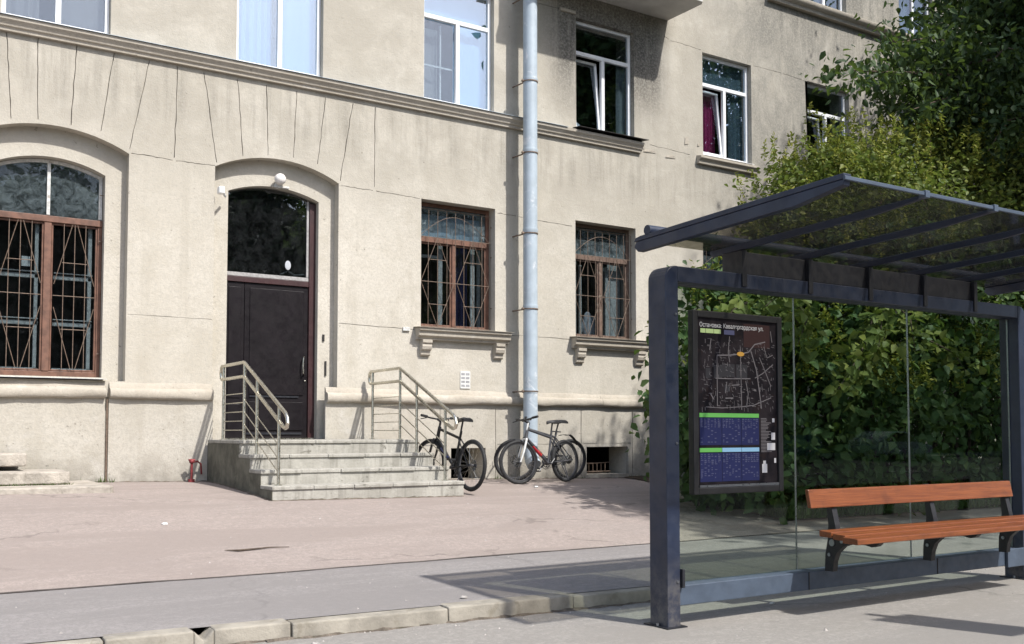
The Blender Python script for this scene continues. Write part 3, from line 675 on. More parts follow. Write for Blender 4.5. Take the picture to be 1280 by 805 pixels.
# arched windows
def arched_window(xc):
    hw = .675; x0, x1 = xc-hw, xc+hw; z0 = 1.98; y0, y1 = 14.30, 14.37; zt = 4.02
    RR = (hw*hw+.16*.16)/.32; zc_ = 4.86-RR
    def ztop(x, off=0): return zc_+math.sqrt(max(0, (RR-off)**2-(x-xc)**2))
    fm = MB()
    fm.m = 0
    fm.box(x0+.003, x0+.06, y0, y1, z0+.003, zt); fm.box(x1-.06, x1-.003, y0, y1, z0+.003, zt)
    fm.box(x0+.06, x1-.06, y0, y1, z0+.003, z0+.075); fm.box(x0+.003, x1-.003, y0-.02, y1, zt, zt+.085)
    fm.box(xc-.045, xc+.045, y0-.01, y1, z0+.075, zt)
    for a, b in ((x0+.062, xc-.047), (xc+.047, x1-.062)): frame_rect(fm, a, b, z0+.078, zt-.005, y0+.012, y1-.01, .022)
    W = fm.build('window', M['brown'], B, bevel=.006)
    tr = MB()                                              # whitish transom frame following the arch
    tr.box(x0+.01, x0+.05, y0+.01, y1, zt+.10, ztop(x0+.05)-.01); tr.box(x1-.05, x1-.01, y0+.01, y1, zt+.10, ztop(x1-.05)-.01)
    tr.box(xc-.02, xc+.02, y0+.005, y1, zt+.10, ztop(xc)-.05)
    n = 16
    for i in range(n):
        xa = x0+.05+(x1-x0-.1)*i/n; xb = x0+.05+(x1-x0-.1)*(i+1)/n
        tr.add([(xa,y0+.01,ztop(xa)-.05),(xb,y0+.01,ztop(xb)-.05),(xb,y0+.01,ztop(xb)-.008),(xa,y0+.01,ztop(xa)-.008),(xa,y1,ztop(xa)-.05),(xb,y1,ztop(xb)-.05),(xb,y1,ztop(xb)-.008),(xa,y1,ztop(xa)-.008)],
               [(0,1,2,3),(4,7,6,5),(0,4,5,1),(3,2,6,7)])
    tr.build('transom_frame', M['old_white'], W)
    gp = MB(); pts = [(x0+.03, zt+.08), (x1-.03, zt+.08)]+[(x, ztop(x)-.03) for x in np.linspace(x1-.03, x0+.03, 14)]
    gp.prism(pts, 14.335, 14.339, 'y'); gp.build('pane', M['glass_old'], W)
    for a, b in ((x0+.08, xc-.065), (xc+.065, x1-.08)): pane(a, b, z0+.095, zt-.02, 14.335, M['glass_grime'], W)
    ib = MB()
    for a, b in ((x0+.1, xc-.08), (xc+.09, x1-.1)):
        for Z_ in (2.66, 3.28): ib.box(a, b, 14.40, 14.44, Z_, Z_+.055); ib.box(a, b, 14.372, 14.39, Z_+.075, Z_+.09)
        ib.box(b-.06, b-.01, 14.40, 14.44, z0, zt); ib.box(a, b, 14.40, 14.44, z0+.06, z0+.12)
    ib.build('inner_frame', M['old_white'], W, bevel=.006)
    g = MB(); yb = 14.27; r = .0052
    def bar(a, b_): g.tube([(a[0], yb, a[1]), (b_[0], yb, b_[1])], r, 5)
    for h0, h1 in ((x0+.09, xc-.07), (xc+.07, x1-.09)):
        c = (h0+h1)/2; wd = h1-h0; zb, ztt = z0+.11, zt-.01; H = ztt-zb
        for u in (.24, .5, .76): bar((h0+wd*u, zb), (h0+wd*u, ztt))
        for v_ in (.27, .5, .73): bar((h0+(.2*wd if v_ != .5 else 0), zb+H*v_), (h1-(.2*wd if v_ != .5 else 0), zb+H*v_))
        for s in (-1, 1): bar((c+s*.03, ztt), (c+s*wd*.48, zb+H*.58)); bar((c+s*wd*.48, zb+H*.42), (c+s*.03, zb))
    for Z_ in (2.3, 3.82, 4.45): g.tube([(x1-.05, yb, Z_), (x1+.0, yb, Z_)], .007, 5)
    g.build('grille', M['grille'], W)
    s = MB(); s.prism([(13.90, 1.945), (13.90, 1.952), (14.30, 1.975), (14.30, 1.965)], xc-.92, xc+.70); s.build('sill', M['old_white'], W)
    b = MB(); b.box(xc-.30, xc-.20, 14.345, 14.348, 3.42, 3.55); b.build('paper_scrap', M['paper'], W)
    return W
for x in AW: arched_window(x)

# door
dm = MB(); y0 = 14.30; xa, xb = 4.86-.681, 4.86+.681
RRd = (.685**2+.14**2)/.28; zcd = 4.86-RRd
def dtop(x): return zcd+math.sqrt(RRd**2-(x-4.86)**2)-.006
dm.box(xa, 4.47, y0, y0+.06, 1.17, 3.43); dm.box(4.475, xb-.10, y0, y0+.06, 1.17, 3.43)
for a, b, za, zb in ((xa+.06, 4.42, 1.75, 3.36), (4.55, xb-.17, 1.80, 3.36), (xa+.06, 4.42, 1.28, 1.66), (4.55, xb-.17, 1.28, 1.70)): dm.box(a, b, y0-.012, y0+.002, za, zb)
D = dm.build('door', M['door'], B, bevel=.005)
df = MB(); df.box(xb-.097, xb, y0-.03, y0+.07, 1.155, dtop(xb)-.01); df.box(xa, xb-.10, y0-.025, y0+.07, 3.435, 3.515); df.box(xa, xa+.02, y0-.02, y0+.07, 3.52, dtop(xa)-.005)
df.build('door_frame', M['dred'], D, bevel=.004)
tf = MB(); tf.box(xa+.022, xb-.10, y0-.01, y0+.03, 3.52, 3.575); tf.box(xb-.135, xb-.10, y0-.008, y0+.03, 3.58, dtop(xb-.1)-.02)
tf.build('transom_frame', M['grey_old'], D, bevel=.003)
gp = MB(); pts = [(xa+.02, 3.57), (xb-.13, 3.57)]+[(x, dtop(x)-.005) for x in np.linspace(xb-.13, xa+.02, 14)]; gp.prism(pts, y0+.005, y0+.009, 'y'); gp.build('transom_pane', M['glass_door'], D)
pt = MB(); pt.ball((5.12, y0-.003, 3.74), (.045, .004, .07)); pt.build('sticker', M['bagplastic'], D, smooth=True)
cb = MB(); cb.tube([(5.02, y0+.05, 3.60), (5.14, y0+.05, 3.66), (5.24, y0+.05, 3.61), (5.4, y0+.05, 3.63)], .012, 6); cb.build('cable', M['old_white'], D, smooth=True)
hd = MB(); hd.tube([(5.385, y0-.01, 2.38), (5.355, y0-.07, 2.36), (5.345, y0-.075, 2.24), (5.355, y0-.07, 2.13), (5.385, y0-.01, 2.11)], .011, 8); hd.ball((5.40, y0-.005, 2.02), .014); hd.build('handle', M['steel'], D, smooth=True)
th = MB(); th.box(xa, xb, y0-.08, y0+.08, 1.146, 1.168); th.build('threshold', M['steel'], D)
for q in ((4.56, 5.3, y0-.016, y0-.0125, 1.765, 1.79), (4.50, 5.35, y0-.016, y0-.0125, 1.22, 1.25)): kp = MB(); kp.box(*q); kp.build('kick_strip', M['navyflat'], D)
# globe lamp, camera, plaques
lp = MB(); lp.ball((4.90, 14.05, 4.955), .085, 20, 14); L_ = lp.build('wall_lamp', M['lamp'], B, smooth=True)
lb = MB(); lb.tube([(4.90, 14.18, 4.885), (4.90, 14.08, 4.885)], .05, 14); lb.box(4.84, 5.06, 14.1, 14.16, 4.845, 4.875); lb.build('lamp_base', M['old_white'], L_, bevel=.004)
cc = MB(); cc.box(3.965, 4.045, 13.88, 14.0, 4.60, 4.70); c_ = cc.build('security_camera', M['white_pvc'], B, bevel=.015); c2 = MB(); c2.tube([(4.03, 13.93, 4.62), (4.10, 14.06, 4.60)], .018, 8); c2.build('camera_bracket', M['white_pvc'], c_)
pq = MB(); pq.box(7.90, 8.085, 13.985, 13.999, 1.955, 2.235); p_ = pq.build('house_notice', M['paper'], B, bevel=.003)
pi = MB()
for k in range(4):
    for q in range(2): pi.box(7.915+q*.085, 7.98+q*.085, 13.982, 13.9845, 1.985+k*.062, 2.02+k*.062)
pi.build('notice_print', M['ink'], p_)
pj = MB(); pj.box(6.87, 6.99, 13.97, 14.0, 2.83, 2.89); pj.build('junction_box', M['old_white'], B, bevel=.005)
for q in ((5.66, 5.685, 14.15, 14.17, 2.1, 2.32), (5.62, 5.65, 14.15, 14.17, 2.62, 2.72)): pv = MB(); pv.box(*q); pv.build('wall_bracket', M['iron'], B)
vb = MB()
for k in range(7): X = 10.44+k*.09; vb.tube([(X, 14.20, .53), (X, 14.20, .70)], .009, 5)
vb.tube([(10.40, 14.20, .70), (11.1, 14.20, .72)], .012, 6); vb.tube([(10.40, 14.20, .56), (11.1, 14.20, .56)], .012, 6); vb.build('vent_grate', M['grille'], B)
gpz = MB(); gpz.tube([(2.553, 13.95, .6), (2.553, 13.95, 1.69)], .013, 8); gpz.build('thin_pipe', M['grille'], B)
# drainpipe
PX, PY, PR = 9.02, 13.64, .118
dp = MB(); dp.tube([(PX, PY, 13), (PX, PY, 1.0), (PX, PY-.01, .92), (PX-.01, PY-.06, .80), (PX-.02, PY-.14, .72)], PR, 24)
for Z_ in (7.12, 5.93, 4.6, 3.33, 1.95): dp.tube([(PX, PY, Z_-.07), (PX, PY, Z_-.02), (PX, PY, Z_+.005)], [PR+.001, PR+.010, PR+.006], 24)
DP = dp.build('drainpipe', M['pipe'], B, smooth=True)
for Z_ in (7.06, 5.86, 4.52, 3.27, 1.92, 8.5):
    k = MB(); k.tube([(PX, PY, Z_-.009), (PX, PY, Z_+.009)], PR+.011, 24); k.tube([(PX-PR*.7, PY+.05, Z_), (PX-.12, 14.05, Z_)], .012, 6); k.ball((PX-PR-.03, PY, Z_), .026, 8, 6); k.build('bracket', M['grille'], DP)
# loose plaster pieces near the right window
lo = MB()
for (px_, py_, w_, h_) in ((800, 184, .22, .05), (812, 189, .3, .06), (838, 196, .25, .06), (858, 176, .10, .16), (873, 181, .06, .06)):
    X, Z_ = fx(px_, py_); lo.add([(X-w_/2, 13.985, Z_-h_/2), (X+w_/2, 13.992, Z_-h_/2*.7), (X+w_/2*.7, 13.985, Z_+h_/2), (X-w_/2*.8, 13.99, Z_+h_/2*.8), (X, 14.01, Z_)], [(0,1,2,3)])
lo.build('plaster_patch', M['trim'], B)

# ------------------------------------------------------------------ steps with railings
ST = thing('entrance_steps', 'worn concrete steps with two steel railings leading up to the dark door', 'steps', (5.1, 12.6, .45))
XS0, XS1 = 3.87, 6.40
lev = [(11.22, .625), (11.63, .80), (12.06, .975), (12.49, 1.15)]
for k, (yf, z) in enumerate(lev):
    yb = lev[k+1][0]-.002 if k < 3 else 13.918
    e = .03*(3-k)*.4
    s = MB(); s.m = 0; s.box(XS0, XS1+.0, yf+.02, yb, .25, z-.045)
    s.build('step_core' if k < 3 else 'landing_core', M['concrete'], ST)
    t = MB(); nseg = 5
    for q in range(nseg):
        a = XS0-.012+(XS1-XS0+.024)*q/nseg+.002; b = XS0-.012+(XS1-XS0+.024)*(q+1)/nseg-.002
        t.box(a, b, yf+random.uniform(-.006, .006), (lev[k+1][0]+.02 if k < 3 else 13.9), z-.043, z+random.uniform(-.002, .002))
    t.build('tread' if k < 3 else 'landing', M['concrete'], ST, bevel=.008)
sd = MB(); sd.prism([(13.91, .3), (11.235, .3), (11.235, .578), (11.645, .578), (11.645, .753), (12.075, .753), (12.075, .928), (12.505, .928), (12.505, 1.103), (13.91, 1.103)], XS0-.008, XS0-.001); sd.build('side_cheek', M['stepside'], ST)
def railing(X):
    zt = 2.165
    rl = MB(); ytop = [13.80, 12.86]
    rl.tube([(X, 13.62, 1.98), (X, 13.84, 1.98), (X, 13.88, 2.0), (X, 13.90, 2.07), (X, 13.88, 2.14), (X, 13.84, 2.165), (X, 12.86, 2.165), (X, 12.80, 2.14), (X, 11.28, 1.475), (X, 11.22, 1.42), (X, 11.20, 1.36), (X, 11.23, 1.31), (X, 11.29, 1.30), (X, 11.36, 1.32), (X, 12.78, 1.95), (X, 12.86, 1.98), (X, 13.65, 1.98)], .023, 10)
    Rl = rl.build('railing', M['steel'], ST, smooth=True)
    for yp, zb, ztp in ((13.77, 1.152, 2.15), (12.84, 1.152, 2.15), (12.32, .977, 1.93), (11.50, .627, 1.56)):
        p = MB(); p.tube([(X, yp, zb), (X, yp, ztp)], .019, 10); p.tube([(X, yp, zb), (X, yp, zb+.008)], .045, 12); p.build('post', M['steel'], Rl, smooth=True)
    b = MB()
    for k in range(5):
        z = 1.28+k*.12; b.tube([(X, 13.77, z), (X, 12.84, z)], .007, 6)
    for k in range(3):
        z = 1.36+k*.16; b.tube([(X, 12.84, z), (X, 11.50, z-.585)], .007, 6)
    b.build('infill_bar', M['steel'], Rl, smooth=True)
railing(4.03); railing(6.27)
# slabs at the left edge
SL = thing('slab_steps', 'low stack of rough stone slabs forming steps at the left edge below the arched window', 'steps', (.6, 13, .5))
for (xr, yf, z0, z1, dx) in ((2.34, 12.3, .35, .63, 1.5), (1.96, 12.9, .64, .79, 1.9), (1.545, 13.4, .84, .995, 1.3)):
    s = MB(); x = -1.8
    for q in np.arange(-1.8, xr-.3, dx): s.box(q+.006, min(q+dx, xr)-.006 if q+2*dx < xr+.3 else xr, yf+random.uniform(-.01, .01), 13.90, z0, z1+random.uniform(-.004, .004))
    s.build('slab', M['slab'], SL, bevel=.018, seg=3)
s = MB(); s.box(-1.5, 1.2, 13.5, 13.88, .78, .845); s.build('slab_support', M['slab'], SL)
# red standpipe
RP = thing('standpipe', 'small red standpipe against the wall left of the concrete steps', 'pipe', (3.62, 13.8, gz(3.6, 13.8)))
g0 = gz(3.6, 13.8)
r_ = MB(); r_.tube([(3.62, 13.8, g0-.02), (3.62, 13.8, g0+.27)], .016, 10); r_.tube([(3.62, 13.8, g0+.26), (3.70, 13.82, g0+.28), (3.76, 13.86, g0+.24), (3.78, 13.90, g0+.1)], .012, 8); r_.build('pipe', M['hydrant'], RP, smooth=True)
r_ = MB(); r_.ball((3.62, 13.8, g0+.28), (.036, .036, .035)); r_.tube([(3.575, 13.79, g0+.30), (3.665, 13.79, g0+.30)], .012, 8); r_.tube([(3.62, 13.8, g0-.005), (3.62, 13.8, g0+.04)], .045, 12); r_.build('valve', M['hydrant'], RP, smooth=True)

# ------------------------------------------------------------------ bicycles (x forward, z up, origin on the ground between the wheels)
def bicycle(label, loc, rz, frame_m, accent_m, lean=0, steer=0, mudguard=True, wr=.335, group='bicycles by the wall'):
    b = thing('bicycle', label, 'bicycle', loc, rz, group, True)
    b.rotation_euler = (lean, 0, rz)
    bb = (-.10, 0, .30); st = (-.235, 0, .80); ht = (.335, 0, .86); hb = (.385, 0, .70); rw = (-.53, 0, wr); fw = (.53, 0, wr)
    f = MB(); f.tube([hb, bb], [.024, .021], 10); f.tube([(.345, 0, .83), (-.20, 0, .70)], .019, 10); f.tube([bb, st], .017, 10); f.tube([ht, hb], .024, 10)
    for s in (-1, 1):
        f.tube([(bb[0], s*.03, bb[2]), (rw[0], s*.065, rw[2])], [.012, .009], 8); f.tube([(-.205, s*.02, .69), (rw[0], s*.065, rw[2])], [.010, .008], 8)
    f.build('frame', frame_m, b, smooth=True)
    ac = MB(); ac.tube([(.25, 0, .57), (.06, 0, .427)], .0255, 10); ac.build('frame_decal', accent_m, b, smooth=True)
    cs, sn = math.cos(steer), math.sin(steer)
    def T(p):                                  # steer about the head tube foot
        x, y = p[0]-.36, p[1]; return (.36+x*cs-y*sn, x*sn+y*cs, p[2])
    fk = MB()
    for s in (-1, 1): fk.tube([T((.40, s*.055, .68)), T((.46, s*.06, .50)), T((.53, s*.06, wr))], [.018, .016, .011], 8)
    fk.tube([T((.40, -.06, .68)), T((.40, .06, .68))], .018, 8); fk.tube([T((.385, 0, .70)), T((.33, 0, .93))], .016, 8); fk.build('fork', M['black'] if accent_m is not M['redpaint'] else M['whitepaint'], b, smooth=True)
    for nm, c, n_, front in (('wheel', fw, (0, 1, 0), True), ('wheel', rw, (0, 1, 0), False)):
        if front: c = T(c); n_ = (-sn, cs, 0)
        c = np.array(c); n_ = np.array(n_, float); a = np.cross(n_, [0, 0, 1.]); up = np.array([0, 0, 1.])
        rm = MB(); rm.ring(c, n_, wr-.052, .012, 40, 6); W = rm.build(nm, M['greypaint'], b, smooth=True)
        ty = MB(); ty.ring(c, n_, wr-.026, .026, 44, 8); ty.build('tyre', M['rubber'], W, smooth=True)
        sp = MB()
        for k in range(24):
            q = 2*math.pi*k/24; d = a*math.cos(q)+up*math.sin(q); s = .03 if k % 2 else -.03
            sp.tube([c+n_*s+d*.02, c+d*(wr-.06)], .0016, 3, False)
        sp.build('spokes', M['steel'], W)
        hbm = MB(); hbm.tube([c-n_*.05, c+n_*.05], .022, 10); hbm.tube([c-n_*.034, c-n_*.031], .075, 20); hbm.build('hub', M['greypaint'], W, smooth=True)
    h = MB(); h.tube([T((.33, 0, .93)), T((.40, 0, .965))], .017, 8); h.tube([T((.35, -.32, 1.0)), T((.40, -.12, .975)), T((.405, 0, .965)), T((.40, .12, .975)), T((.35, .32, 1.0))], .012, 8)
    H = h.build('handlebar', M['black'], b, smooth=True)
    for s in (-1, 1):
        g = MB(); g.tube([T((.345, s*.33, 1.0)), T((.37, s*.21, .99))], .019, 8); g.tube([T((.40, s*.19, .975)), T((.46, s*.25, .955))], .007, 6); g.build('grip', M['rubber'], H, smooth=True)
    s = MB(); s.tube([(-.21, 0, .74), (-.262, 0, .93)], .013, 8); s.build('seat_post', M['black'], b, smooth=True)
    sd_ = MB(); n = 10; prof = [(-.14, .075, 0), (-.10, .085, .012), (-.04, .065, .012), (.03, .035, .006), (.10, .022, .0), (.135, .012, -.012)]
    vs = []; fs = []
    for (x, hw, dz) in prof:
        for (u, v_) in ((-1, -.03), (-.95, .0), (-.5, .018), (0, .012), (.5, .018), (.95, 0), (1, -.03)): vs.append((-.265+x, u*hw, .95+dz+v_))
    for i in range(len(prof)-1):
        for j in range(6): fs.append((i*7+j, i*7+j+1, (i+1)*7+j+1, (i+1)*7+j))
        fs.append((i*7+6, i*7, (i+1)*7, (i+1)*7+6))
    fs.append(tuple(range(6, -1, -1))); fs.append(tuple(len(vs)-7+j for j in range(7)))
    sd_.add(vs, fs); sd_.build('saddle', M['black'], b, smooth=True)
    cr = MB(); cr.tube([(bb[0], -.07, bb[2]), (bb[0], .07, bb[2])], .02, 10); cr.ring((bb[0], -.05, bb[2]), (0, 1, 0), .085, .006, 28, 5); cr.ring((bb[0], -.05, bb[2]), (0, 1, 0), .05, .008, 20, 5)
    cr.tube([(bb[0], -.07, bb[2]), (bb[0]+.12, -.08, bb[2]-.11)], .010, 6); cr.tube([(bb[0], .07, bb[2]), (bb[0]-.12, .08, bb[2]+.11)], .010, 6)
    cr.tube([(bb[0], -.05, bb[2]+.085), (rw[0], -.05, rw[2]+.04)], .004, 4); cr.tube([(bb[0], -.05, bb[2]-.085), (rw[0], -.05, rw[2]-.04)], .004, 4)
    C_ = cr.build('crank', M['greypaint'], b, smooth=True)
    for (x, y, z) in ((bb[0]+.12, -.13, bb[2]-.11), (bb[0]-.12, .13, bb[2]+.11)):
        p = MB(); p.box(x-.045, x+.045, y-.045, y+.045, z-.012, z+.012); p.build('pedal', M['black'], C_, bevel=.004)
    if mudguard:
        mg = MB(); mg.add([(rw[0]+(wr+.06)*math.cos(q), s*.028, rw[2]+.02+(wr+.06)*math.sin(q)+ (.03 if q > 1.9 else 0)) for q in np.linspace(R(75), R(150), 9) for s in (-1, 1)], [(2*i, 2*i+1, 2*i+3, 2*i+2) for i in range(8)])
        o = mg.build('mudguard', M['black'], b, smooth=True); o.modifiers.new('s', 'SOLIDIFY').thickness = .006
        st_ = MB(); st_.tube([(-.24, 0, .80), (-.46, 0, .79)], .01, 6); st_.build('mudguard_stay', M['black'], b)
    ks = MB(); ks.tube([(-.36, .05, .30), (-.40, .16, .02)], .009, 6); ks.build('kickstand', M['greypaint'], b)
    return b
# front (8.22,12.65) rear (9.23,12.94): forward = towards -x
mx, my = (8.22+9.23)/2, (12.65+12.94)/2
bicycle('red and white mountain bike with black rear mudguard in front of the drainpipe', (mx, my, gz(mx, my)+.004), math.atan2(12.65-12.94, 8.22-9.23), M['greypaint'], M['redpaint'], R(4), R(-20))
bicycle('dark bicycle with orange fork mostly hidden behind the red bike at the drainpipe', (mx+.28, my+.46, gz(mx+.28, my+.46)+.004), math.atan2(-.05, -1), M['greypaint'], M['orange'], R(-4), R(-30), False)
bicycle('black and blue mountain bike parked beside the concrete steps, rear wheel nearest', (6.60, 11.98, gz(6.6, 12.0)+.004), R(92.5), M['black'], M['bluepaint'], R(3), R(8), False, .345)

# ------------------------------------------------------------------ bus shelter
SH = thing('bus_shelter', 'dark blue grey bus shelter with glass back wall and smoked slanted roof', 'bus shelter', (6.2, 5.0, 0))
def post(x0, x1, flip):
    p = MB(); y0, y1, zt, r = 4.905, 5.08, 2.34, .09
    pr = [(x0, 0), (x1, 0), (x1, 2.235)] + ([(x1, zt)] if True else []) + [(x0+r-r*math.sin(a), zt-r+r*math.cos(a)) for a in np.linspace(0, math.pi/2, 7)]
    if flip: pr = [((x0+x1)-a, b) for a, b in pr][::-1]
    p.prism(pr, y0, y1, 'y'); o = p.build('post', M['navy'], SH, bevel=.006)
    f = MB(); f.box(x0-.03, x1+.03, y0-.03, y1+.03, -.02, .008); f.build('base_plate', M['navyflat'], o)
    for zb_ in (.29, 1.18, 2.02):
        for xb_ in ((x0+x1)/2+.03,):
            q = MB(); q.tube([(xb_, y0+.002, zb_), (xb_, y0-.006, zb_)], .009, 10); q.build('bolt', M['alu'], o, smooth=True)
    for xb_ in (x0-.016, x1+.016):
        q = MB(); q.tube([(xb_, y0+.08, .006), (xb_, y0+.08, .024)], .010, 6); q.build('bolt', M['alu'], o)
    return o
post(4.293, 4.402, False); post(8.28, 8.39, True)
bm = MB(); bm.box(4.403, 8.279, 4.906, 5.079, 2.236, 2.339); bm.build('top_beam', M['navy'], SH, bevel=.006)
RIBX = [4.335, 5.0, 5.665, 6.33, 6.995, 7.66, 8.345]
tb = MB(); tb.box(5.0, 7.66, 4.925, 5.065, 2.342, 2.496); TB = tb.build('roof_box', M['navyflat'], SH, bevel=.004)
for X in RIBX[1:6]:
    d = MB(); d.box(X-.022, X+.022, 4.893, 5.09, 2.25, 2.50); d.build('box_divider', M['navyflat'], TB, bevel=.004)
ra = MB(); ra.box(4.403, 8.279, 4.915, 5.05, .132, .262); RA = ra.build('bottom_rail', M['navylit'], SH, bevel=.006)
for q in ((8.02, 8.278, 4.888, 4.914, .122, .272), (4.403, 4.425, 4.885, 4.914, .25, .37)): rc = MB(); rc.box(*q); rc.build('rail_bracket', M['navylit'] if q[0] > 7 else M['navyflat'], RA, bevel=.004)
rs = MB()
for X in (5.62, 7.1): rs.box(X-.004, X+.004, 4.911, 4.9145, .135, .26)
rs.build('rail_seam', M['black'], RA)
for a, b in ((4.412, 5.592), (5.604, 6.894), (6.906, 8.27)):
    g = MB(); g.box(a, b, 5.0, 5.008, .270, 2.228); G_ = g.build('glass_pane', M['shelter_glass'], SH)
    e = MB(); e.box(b+.001, b+.006, 4.998, 5.010, .27, 2.228); e.build('pane_edge', M['alu'], G_)
def roofz(Y): return 2.598 - (Y-3.49)*math.tan(R(2.0))      # underside of the sheet
YF_, YB_ = 3.49, 5.22
for X in RIBX:
    end = X in (RIBX[0], RIBX[-1]); hgt = .07 if end else .042; wd = .026 if end else .014
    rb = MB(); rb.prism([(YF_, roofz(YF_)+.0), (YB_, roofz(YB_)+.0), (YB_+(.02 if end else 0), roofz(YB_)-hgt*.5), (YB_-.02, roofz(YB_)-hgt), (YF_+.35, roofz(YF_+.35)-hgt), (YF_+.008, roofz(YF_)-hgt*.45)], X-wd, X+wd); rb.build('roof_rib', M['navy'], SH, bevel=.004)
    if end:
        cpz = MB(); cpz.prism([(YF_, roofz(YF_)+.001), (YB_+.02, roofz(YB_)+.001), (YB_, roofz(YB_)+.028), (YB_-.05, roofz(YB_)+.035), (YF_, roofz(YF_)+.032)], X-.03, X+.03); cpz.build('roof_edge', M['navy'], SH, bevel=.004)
for a, b in zip(RIBX[:-1], RIBX[1:]):
    p = MB(); a2, b2 = a+.002, b-.002
    if a == RIBX[0]: a2 += .03
    if b == RIBX[-1]: b2 -= .03
    p.prism([(YF_+.01, roofz(YF_+.01)+.002), (YB_, roofz(YB_)+.002), (YB_, roofz(YB_)+.009), (YF_+.01, roofz(YF_+.01)+.009)], a2, b2); p.build('roof_sheet', M['roof_glass'], SH)
fe = MB(); fe.prism([(YF_-.010, roofz(YF_)-.006), (YF_+.006, roofz(YF_)-.006), (YF_+.006, roofz(YF_)+.016), (YF_-.010, roofz(YF_)+.016)], RIBX[0]-.03, RIBX[-1]+.03); FE = fe.build('front_strip', M['navylit'], SH, bevel=.003)
cl = MB()
for X in RIBX[1:-1]: cl.box(X-.02, X+.02, YF_-.018, YF_+.03, roofz(YF_)-.018, roofz(YF_)+.024)
cl.build('strip_clip', M['navylit'], FE, bevel=.003)
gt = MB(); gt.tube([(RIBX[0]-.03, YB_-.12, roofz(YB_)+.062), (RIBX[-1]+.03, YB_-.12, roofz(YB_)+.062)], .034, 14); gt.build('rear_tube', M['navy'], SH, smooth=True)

# bench
BE = thing('bench', 'bench of orange stained planks on black cast brackets inside the bus shelter', 'bench', (6.8, 4.7, .265))
bk = MB(); bk.prism([(4.815, .722), (4.78, .722), (4.806, .85), (4.838, .85)], 5.50, 7.94); bk.build('backrest', M['wood'], BE, bevel=.006)
for (ya, yb, z) in ((4.645, 4.75, .572), (4.53, 4.635, .560), (4.395, 4.52, .548)):
    s = MB(); s.prism([(ya, z-.045), (yb, z-.042), (yb, z), (ya, z-.006)], 5.54 if ya > 4.5 else 5.50, 8.02); s.build('seat_plank', M['wood'], BE, bevel=.005)
for X in (5.76, 6.88, 7.88):
    l = MB()
    pr = [(4.87, .266), (4.80, .266), (4.79, .34), (4.765, .40), (4.71, .45), (4.64, .475), (4.52, .478), (4.47, .468), (4.43, .478), (4.41, .497), (4.41, .503), (4.64, .515), (4.76, .526), (4.772, .60), (4.80, .715), (4.817, .715), (4.838, .852), (4.862, .852), (4.835, .60), (4.84, .5), (4.865, .38)]
    l.prism(pr, X-.026, X+.026); Lg = l.build('leg', M['black'], BE, bevel=.004)
    bt = MB()
    for (Y_, Z_, r) in ((4.80, .47, .024), (4.715, .485, .013), (4.825, .385, .013)): bt.tube([(X-.034, Y_, Z_), (X-.0265, Y_, Z_)], r, 14)
    bt.build('bolt', M['alu'], Lg, smooth=True)

# information board with the route map
IB = thing('information_board', 'framed dark city map and timetable board on the shelter glass', 'notice board', (4.99, 4.97, .84))
bx0, bx1, bz0, bz1 = 4.565, 5.412, .838, 2.068
f = MB(); frame_rect(f, bx0, bx1, bz0, bz1, 4.945, 4.998, .045); f.build('frame', M['black'], IB, bevel=.006)
ll = MB(); ll.box(bx0+.05, bx1-.05, 4.944, 4.953, bz0+.046, bz0+.062); ll.build('lower_ledge', M['alu'], IB)
pmt, n, out = new_mat('printed dark map paper')
v = coords(n); c = mixc(n, rng_(n, noise(n, v, 7, 5), .4, .62), (.007, .006, .009), (.02, .016, .02)); c = mixc(n, rng_(n, noise(n, v, 11, 4), .55, .66, 0, .6), c, (.02, .012, .012)); princ(n, out, c, .8, 0, None, .15)
p = MB(); p.box(bx0+.045, bx1-.045, 4.962, 4.995, bz0+.045, bz1-.045); p.build('map_sheet', pmt, IB)
def flat(name, col, rough=.6):
    mm, n, out = new_mat(name); princ(n, out, col, .75, 0, None, .2); return mm
MC = {k: flat('print '+k, c) for k, c in dict(white=(.55, .55, .58), lgreen=(.42, .56, .26), green=(.13, .42, .10), blue=(.24, .45, .66), navy=(.016, .021, .085), pale=(.075, .082, .16), road=(.17, .16, .175), block=(.032, .032, .038), brown=(.035, .017, .018), orange=(.50, .28, .06)).items()}
U0, U1, V0, V1 = bx0+.05, bx1-.05, bz1-.05, bz0+.065       # u to the right, v downwards
def uv(u, v_): return (U0+(U1-U0)*u, V0+(V1-V0)*v_)
def prt(name, key, rects_, yy=4.9605):
    mm = MB()
    for (u0, u1, v0, v1) in rects_:
        a = uv(u0, v0); b = uv(u1, v1); mm.box(a[0], b[0], yy, yy+.0012, b[1], a[1])
    return mm.build(name, MC[key], IB)
prt('header_block', 'brown', [(.58, .92, .015, .16)])
prt('city_block', 'block', [(.20, .30, .28, .36), (.30, .46, .27, .35), (.48, .62, .27, .36), (.1, .16, .3, .36), (.33, .4, .40, .44)])
PANELS = [(.025, .29, .600, .765), (.295, .535, .600, .765), (.54, .765, .600, .765), (.025, .29, .812, .985), (.295, .535, .812, .985), (.54, .765, .812, .985)]
PAN = [prt('timetable_panel', 'navy', [q]) for q in PANELS]
prt('route_header', 'green', [(.02, .765, .572, .597), (.02, .292, .782, .807)], 4.960)
prt('route_header', 'blue', [(.296, .535, .782, .807), (.54, .765, .782, .807)], 4.960)
prt('route_badge', 'lgreen', [(.04, .10, .062, .088), (.105, .20, .062, .088), (.205, .29, .062, .088)], 4.959)
prt('route_badge', 'pale', [(.33, .46, .062, .09)], 4.959)
